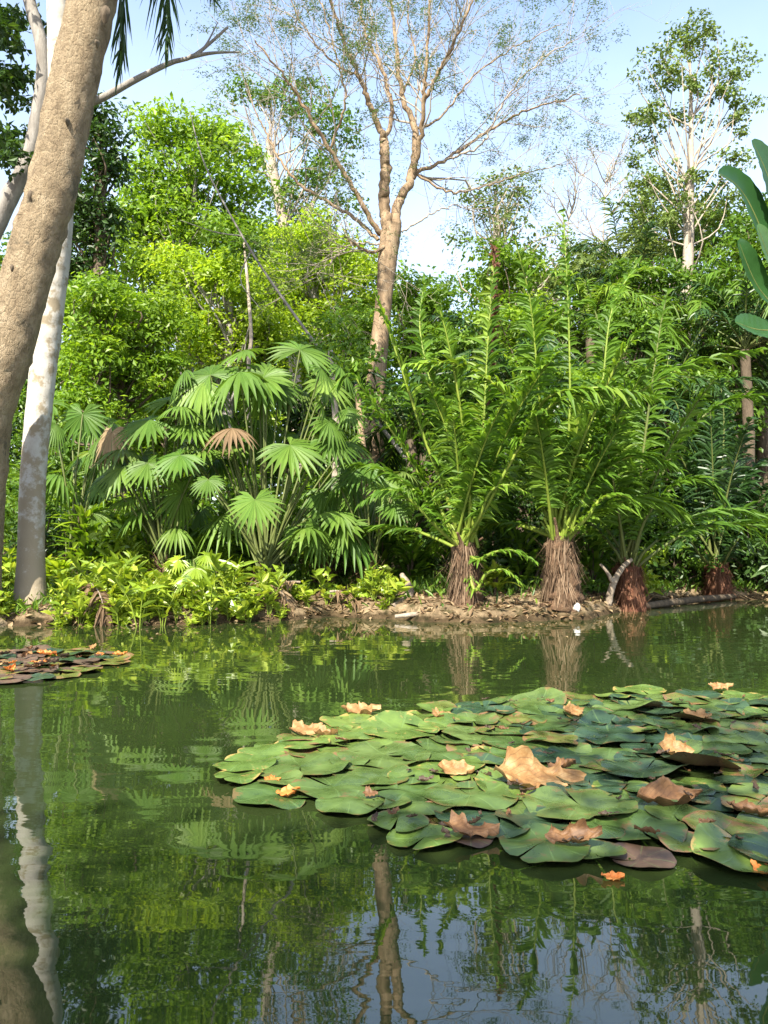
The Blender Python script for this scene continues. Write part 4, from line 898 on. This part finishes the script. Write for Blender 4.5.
# banana-like leaves at the right edge
c=P(800,560,15); c[2]=gz(c[0],c[1]); root=empty('banana_plant',tuple(c),'big banana like plant pushing paddle leaves in from the right edge','banana plant')
m=MB(); tube(m,smoothline([c,c+[0,0,2],P(800,330,15)],14),np.linspace(.14,.07,14),12); m.build('stem',B['stalkdark'],root,origin=c)
for (a,b_,e,wd) in [((800,330),(750,205),(718,172),.42),((800,330),(775,200),(752,140),.42),((800,330),(760,290),(738,240),.4),((800,330),(760,330),(735,322),.35),((800,330),(830,200),(850,150),.45),((800,330),(840,300),(900,290),.45),((800,300),(775,270),(757,225),.35)]:
    p0,p1,p2=P(*a,15),P(*b_,14.6),P(*e,14.3); wd=wd*1.5
    mb=MB(); C=smoothline([p0,p1,p2],40); T=nrm(np.gradient(C,axis=0)); sd=nrm(np.cross(T,[0.2,-1,.5])); upv=np.cross(sd,T)
    t=np.linspace(0,1,40); w=wd*.5*np.where(t<.2,.04,np.sin(math.pi*np.clip((t-.18)/.84,0,1))**.65)
    tear=1+.05*np.sin(np.arange(40)*1.7+random.random()*6)
    V=np.stack([C-sd*(w*tear)[:,None]-upv*0+upv*(w*.35)[:,None],C,C+sd*(w*tear[::-1])[:,None]+upv*(w*.35)[:,None]],1)
    i=np.arange(39)[:,None]*3; j=np.arange(2)[None,:]
    mb.add(V.reshape(-1,3),np.stack([i+j,i+j+1,i+j+4,i+j+3],-1).reshape(-1,4),random.random())
    o=mb.build('paddle_leaf',G['banana'],root,origin=c); st=MB(); tube(st,C[:38],np.linspace(.026,.005,38),6); st.build('midrib',B['stalkdark'],o,origin=c)

# ------------------------------------------------------------------ understory
def wherex(px):
    for lim,s in [(15,'by the leaning trunk'),(60,'beside the white trunk'),(110,'just right of the white trunk'),(165,'left of the pale fan palm'),(225,'below the fan palms'),(290,'below the biggest fan palm clump'),(345,'at the little bay'),(400,'left of the first spit palm'),(450,'near the first spit palm'),(520,'between the first two spit palms'),(600,'near the thick based palm'),(660,'near the forked log'),(720,'near the shaded right palm'),(9999,'at the right edge')]:
        if px<lim: return s
def shrub(px,py,Yd,Wp,Hp,g,kind,label,group):
    """px,py = foot; Wp,Hp = size in pixels"""
    c=P(px,py,Yd); c[2]=gz(c[0],c[1])-.02; s=Yd/F; w,h=Wp*s/2,Hp*s
    root=empty('shrub' if kind!='strap' else 'strap_leaf_plant',tuple(c),label,'plant',group)
    sm=MB(); lm_=MB()
    if kind=='strap':
        n=int(50+h*60); th=RNG.uniform(0,6.28,n); hh=RNG.uniform(.05,.7,n)*h
        for q in range(6):
            a=RNG.uniform(0,6.28); tube(sm,smoothline([c,c+[.3*w*math.cos(a),.3*w*math.sin(a),h*.7]],5),np.linspace(.02,.01,5),5)
        p=c+np.stack([w*.45*np.cos(th)*RNG.random(n),w*.45*np.sin(th)*RNG.random(n),hh],-1)
        d=np.stack([np.cos(th)*.8,np.sin(th)*.8,RNG.uniform(.2,1.6,n)],-1)
        blades(lm_,p,d,[0,0,1],RNG.uniform(.3,.6,n)*min(1.2,max(h,.7)),RNG.uniform(.07,.14,n),RNG.uniform(.15,.6,n),prof=((0,.1),(.3,.9),(.6,1),(.85,.6),(1,.04)),fold=.2)
    else:
        n=int(max(7,w*h*20)); 
        for q in range(min(n,75)):
            v=nrm(RNG.standard_normal(3))*RNG.random()**.4; v[2]=abs(v[2])
            cc=c+v*np.array([w,w*.7,h*.85])+[0,0,.08*h]; r=RNG.uniform(.2,.42)*min(1,max(.5,h))
            if q<14: tube(sm,smoothline([c,(c+cc)/2+.1*RNG.standard_normal(3),cc],6),np.linspace(.025,.008,6),5)
            clump(lm_,cc,r,int(50*RNG.uniform(.6,1.2)),.125 if kind=='small' else .2,.5 if kind=='small' else .42,shell=.4,rnd=.6,up=.4)
    sm.build('stems',B['dark'],root,origin=c); lm_.build('foliage',G[g],root,smooth=False,origin=c)
rs=random.Random(11)
rows=[(22,566,13,150,'rear'),(19,566,13,120,'back'),(16.6,566,14,100,'middle'),(14.6,570,13,75,'front')]
for (Yd,fy,n,hh,row) in rows:
    for q in range(n):
        px=-70+ (920)*(q+.5*rs.random()+.25)/n; 
        if Yd<15.2 and px>640: continue
        dy=rs.uniform(-.6,.6)
        left=px<400
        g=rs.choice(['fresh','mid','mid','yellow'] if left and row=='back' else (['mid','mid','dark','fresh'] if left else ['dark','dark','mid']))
        kd=rs.choice(['small','broad','strap'])
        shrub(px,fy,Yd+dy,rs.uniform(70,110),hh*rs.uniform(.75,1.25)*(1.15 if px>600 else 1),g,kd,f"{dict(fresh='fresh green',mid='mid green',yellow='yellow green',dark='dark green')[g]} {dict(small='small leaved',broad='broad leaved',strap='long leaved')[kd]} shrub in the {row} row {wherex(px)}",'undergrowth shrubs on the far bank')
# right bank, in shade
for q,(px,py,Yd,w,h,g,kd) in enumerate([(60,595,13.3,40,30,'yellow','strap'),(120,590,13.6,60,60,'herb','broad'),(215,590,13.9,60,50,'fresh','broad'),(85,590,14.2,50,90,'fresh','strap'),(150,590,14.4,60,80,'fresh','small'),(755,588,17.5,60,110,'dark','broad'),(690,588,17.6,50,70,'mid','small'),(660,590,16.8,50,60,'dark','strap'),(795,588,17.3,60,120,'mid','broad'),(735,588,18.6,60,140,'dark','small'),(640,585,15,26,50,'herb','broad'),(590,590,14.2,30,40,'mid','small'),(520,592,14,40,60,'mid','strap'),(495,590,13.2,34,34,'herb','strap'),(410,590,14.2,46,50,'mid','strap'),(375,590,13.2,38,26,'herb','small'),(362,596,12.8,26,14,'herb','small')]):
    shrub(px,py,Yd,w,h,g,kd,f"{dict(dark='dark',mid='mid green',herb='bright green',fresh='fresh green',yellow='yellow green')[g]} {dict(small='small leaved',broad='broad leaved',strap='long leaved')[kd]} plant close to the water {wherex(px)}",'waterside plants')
# bank herbs: five kinds copied along the lit left bank
protos=[]
def herb_proto(k):
    c=np.zeros(3); root=empty('bank_herb',(0,-60-k,0),'bright leafy herb','plant','leafy herbs along the left bank')
    st=MB(); lf=MB(); r=np.random.default_rng(50+k)
    for q in range([5,7,4,6,3][k]):
        a=r.uniform(0,6.28); h=r.uniform(.16,.42)*[1,.8,1.2,.7,1.3][k]; tip=np.array([.22*math.cos(a)*r.random(),.22*math.sin(a)*r.random(),h]); C=smoothline([c-[0,0,.06],tip*[.4,.4,.6],tip],7); tube(st,C,np.linspace(.008,.004,7),4)
        n=[9,12,8,14,10][k]; idx=r.integers(2,7,n); th=r.uniform(0,6.28,n)
        d=np.stack([np.cos(th),np.sin(th),r.uniform(.1,1.6,n)],-1)
        blades(lf,C[idx],d,r.normal(0,.5,(n,3))+[0,-.2,1.],r.uniform(.09,.17,n)*[1,1.1,1.35,.8,1.5][k],r.uniform(.045,.075,n)*[1,.9,1,1.1,.8][k],r.uniform(.0,.4,n),prof=((0,.1),(.3,.95),(.6,.9),(1,.04)),fold=.2)
    st.build('stems',B['stalk'],root); lf.build('foliage',G['herb'],root,smooth=False); return root
protos=[herb_proto(k) for k in range(5)]
used=set()
kn=['bushy','dense low','tall large leaved','low small leaved','long leaved']
for q in range(290):
    px=rs.uniform(-30,300) if q<260 else rs.uniform(300,395); 
    x=(px-384)/F*11.6; sh=float(shore(x)); y=sh-.12+abs(rs.gauss(0,.95)); 
    if q>=260: y=sh+rs.uniform(.1,.5)
    if (10<px<52 and y<12.5) or (235<px<400 and rs.random()<.55): continue
    x=(px-384)/F*y; k=rs.randrange(5); z=gz(x,y); row='at the waterline' if y-sh<.4 else ('up the bank' if y-sh<1.0 else 'high up')
    lab=f'{kn[k]} bright green herb {row} {wherex(px)}'
    if k not in used:
        o=protos[k]; o.location=(x,y,z); o['label']=lab; o.rotation_euler=(0,0,rs.uniform(0,6)); used.add(k)
    else: copy_tree(protos[k],(x,y,z),rs.uniform(0,6.28),rs.choice([.5,.6,.75,.95,1.4])*rs.uniform(.85,1.15),lab)
# ground cover and litter
gc=MB(); n=16000; x=RNG.uniform(-8,9,n); y=shore(x)+.15+np.abs(RNG.normal(0,3.5,n)); 
keep=~((x>-2.1)&(x<4.0)&(y-shore(x)<1.3)&(RNG.random(n)<.93)); x,y=x[keep],y[keep]; n=len(x)
p=np.stack([x,y,ground(x,y)],-1); blades(gc,p,np.stack([RNG.normal(0,.5,n),RNG.normal(0,.5,n),np.ones(n)],-1),RNG.standard_normal((n,3))+[0,-1,.3],RNG.uniform(.08,.32,n),RNG.uniform(.015,.05,n),.25)
tag(gc.build('ground_cover',G['mid'],smooth=False),'low green ground cover under the shrubs of the far bank','ground cover',kind='stuff')
lt=MB(); n=3800; x=RNG.uniform(-6,8,n); y=shore(x)+.02+np.abs(RNG.normal(0,.8,n)); p=np.stack([x,y,ground(x,y)+.015],-1)
leaves(lt,p,np.array([0,0,1.])+.4*RNG.standard_normal((n,3)),RNG.uniform(.05,.16,n),.45)
tag(lt.build('leaf_litter',G['dry'],smooth=False),'scattered dry leaf litter along the far bank','leaf litter',kind='stuff')

fl=MB(); n=420; x=RNG.uniform(-4.5,5.5,n); y=shore(x)-.2-np.abs(RNG.normal(0,.6,n)); p=np.stack([x,y,np.full(n,.006)],-1)
leaves(fl,p,np.array([0,0,1.])+.05*RNG.standard_normal((n,3)),RNG.uniform(.015,.07,n),.5)
tag(fl.build('floating_leaf_bits',G['dry'],smooth=False),'tiny leaf bits floating close to the far bank','leaf bits',kind='stuff')
# logs and driftwood
def log(name,label,pts,rads,mat,extra=(),cat='log',k=12):
    m=MB(); C=smoothline(pts,20); tube(m,C,smoothline(np.array(rads)[:,None],20)[:,0],k,rough=.06)
    for e,r in extra: tube(m,smoothline(e,10),np.linspace(r,r*.6,10),9,rough=.06)
    return tag(m.build(name,mat,origin=C[0]),label,cat)
g=lambda px,py,Y_,z=0:(lambda c:np.array([c[0],c[1],gz(c[0],c[1])+z]))(P(px,py,Y_))
log('forked_log','pale forked dead log leaning in front of the reddish based palm',[g(608,600,13.25,-.02),P(613,584,13.2),P(622,568,13.2),P(632,559,13.2)],[.06,.055,.045,.03],B['log'],[([P(613,584,13.2),P(607,572,13.1),P(600,564,13.1)],.035)])
log('long_log','long flat log edging the water at the right',[P(640,598.5,13.7)*[1,1,0]+[0,0,.06],P(690,598,15)*[1,1,0]+[0,0,.07],P(735,597,16.1)*[1,1,0]+[0,0,.07]],[.055,.065,.05],B['dark'])
log('driftwood','grey driftwood stem lying on the left end of the spit',[P(392,604,12.3)*[1,1,0]+[0,0,.16],P(410,590,12.9)*[1,1,0]+[0,0,.33],P(402,575,13.3)*[1,1,0]+[0,0,.62]],[.05,.07,.045],B['log'])
log('driftwood','thin pale root along the waterline of the spit',[P(395,617,11.9)*[1,1,0]+[0,0,.06],P(420,616,11.9)*[1,1,0]+[0,0,.10],P(450,612,12.1)*[1,1,0]+[0,0,.08]],[.03,.035,.02],B['log'])
log('cut_stump','short grey stump at the waterline below the fan palms',[g(196,612,11.6,-.1),g(196,612,11.6,.28)],[.08,.065],B['log'],cat='stump')
# dry fallen fronds on the bank
for q,(px,py,Yd,az,L,lab) in enumerate([(85,590,11.7,2.4,1.0,'dry brown fallen frond on the bank right of the white trunk'),(255,585,12.3,2.0,.9,'dry fallen frond below the biggest fan palm clump'),(300,580,12.6,4.2,.9,'dry fallen frond beside the little bay'),(330,588,12.6,1.8,.7,'small dry frond at the back of the little bay')]):
    c=g(px,py,Yd,.3); root=empty('fallen_frond',tuple(c),lab,'fallen frond','dry fallen fronds on the bank'); R=rachis_free(c,az,.1,L,1.6,10)
    R[:,2]=np.maximum(R[:,2],ground(R[:,0],R[:,1])+.03); frond(root,R,G['dry'],B['log'],lw=.05,ll=.3,n=26,origin=c,rad=.02,droop=.7,start=.1)
# small white egret-like spot at the foot of the thick palm: a white stone
m=MB(); c=g(577,613,12.15,.05); u=np.linspace(0,math.pi,9); th=np.linspace(0,2*math.pi,13)[:-1]
V=np.array([[c[0]+.055*math.sin(a)*math.cos(b)*(1+.25*math.sin(3*b)),c[1]+.05*math.sin(a)*math.sin(b),c[2]-.01+.06*math.cos(a)+.02*math.sin(2*b)] for a in u for b in th])
m.add(V,[[i*12+j,i*12+(j+1)%12,(i+1)*12+(j+1)%12,(i+1)*12+j] for i in range(8) for j in range(12)])
wm=barkmat('white_stone',[(.4,.4,.37),(.55,.54,.5),(.65,.64,.6)],9,(1,1,1),.4,.01)
tag(m.build('pale_stone',wm,origin=c),'small whitish stone at the water edge under the thick based palm','stone')

# ------------------------------------------------------------------ light, camera
w=bpy.data.worlds.new('World'); SC.world=w; w.use_nodes=True; nt=w.node_tree; nt.nodes.clear()
sky=nt.nodes.new('ShaderNodeTexSky'); sky.sky_type='NISHITA'; sky.sun_disc=False; sky.sun_elevation=math.radians(SUN_EL); sky.sun_rotation=math.radians(SUN_AZ)
sky.air_density=1.0; sky.dust_density=1.5; sky.ozone_density=1.0
bg=nt.nodes.new('ShaderNodeBackground'); bg.inputs[1].default_value=.14; ow=nt.nodes.new('ShaderNodeOutputWorld')
tcw=nt.nodes.new('ShaderNodeTexCoord'); nzw=noise(nt.nodes,nt.links,tcw.outputs['Generated'],2.2,6,.6)
mrw=nt.nodes.new('ShaderNodeMapRange'); mrw.inputs['From Min'].default_value=.35; mrw.inputs['From Max'].default_value=.68; mrw.inputs['To Min'].default_value=.30; mrw.inputs['To Max'].default_value=.75
nt.links.new(nzw.outputs['Fac'],mrw.inputs['Value']); mxw=nt.nodes.new('ShaderNodeMix'); mxw.data_type='RGBA'; sxw=nt.nodes.new('ShaderNodeSeparateXYZ'); nt.links.new(tcw.outputs['Generated'],sxw.inputs[0])
hzw=nt.nodes.new('ShaderNodeMapRange'); hzw.inputs['From Min'].default_value=0; hzw.inputs['From Max'].default_value=.6; hzw.inputs['To Min'].default_value=1.9; hzw.inputs['To Max'].default_value=.14
nt.links.new(sxw.outputs['Z'],hzw.inputs['Value']); mlw=nt.nodes.new('ShaderNodeMath'); mlw.operation='MULTIPLY'; mlw.use_clamp=True; nt.links.new(hzw.outputs[0],mlw.inputs[0]); nt.links.new(mrw.outputs[0],mlw.inputs[1])
nt.links.new(mlw.outputs[0],mxw.inputs['Factor'])
nt.links.new(sky.outputs[0],mxw.inputs['A']); mxw.inputs['B'].default_value=(3.3,3.75,4.3,1); nt.links.new(mxw.outputs['Result'],bg.inputs[0]); nt.links.new(bg.outputs[0],ow.inputs[0])
sl=bpy.data.lights.new('sun','SUN'); sl.energy=5.0; sl.angle=math.radians(.5); sl.color=(1,.94,.82); so=bpy.data.objects.new('sun',sl); COL.objects.link(so)
az,el=math.radians(SUN_AZ),math.radians(SUN_EL); d=Vector((math.sin(az)*math.cos(el),math.cos(az)*math.cos(el),math.sin(el)))
so.rotation_euler=d.to_track_quat('Z','Y').to_euler(); so.location=(0,-5,20)
cam=bpy.data.cameras.new('camera'); co=bpy.data.objects.new('camera',cam); COL.objects.link(co); SC.camera=co
cam.sensor_fit='VERTICAL'; cam.sensor_height=36; cam.lens=36*F/1024; cam.clip_end=800
co.location=(0,0,CAMZ); co.rotation_euler=(math.pi/2+TILT,0,0)
vs=SC.view_settings; vs.view_transform='Standard'; vs.look='None'; vs.exposure=1.6; vs.gamma=1; vs.use_curve_mapping=False
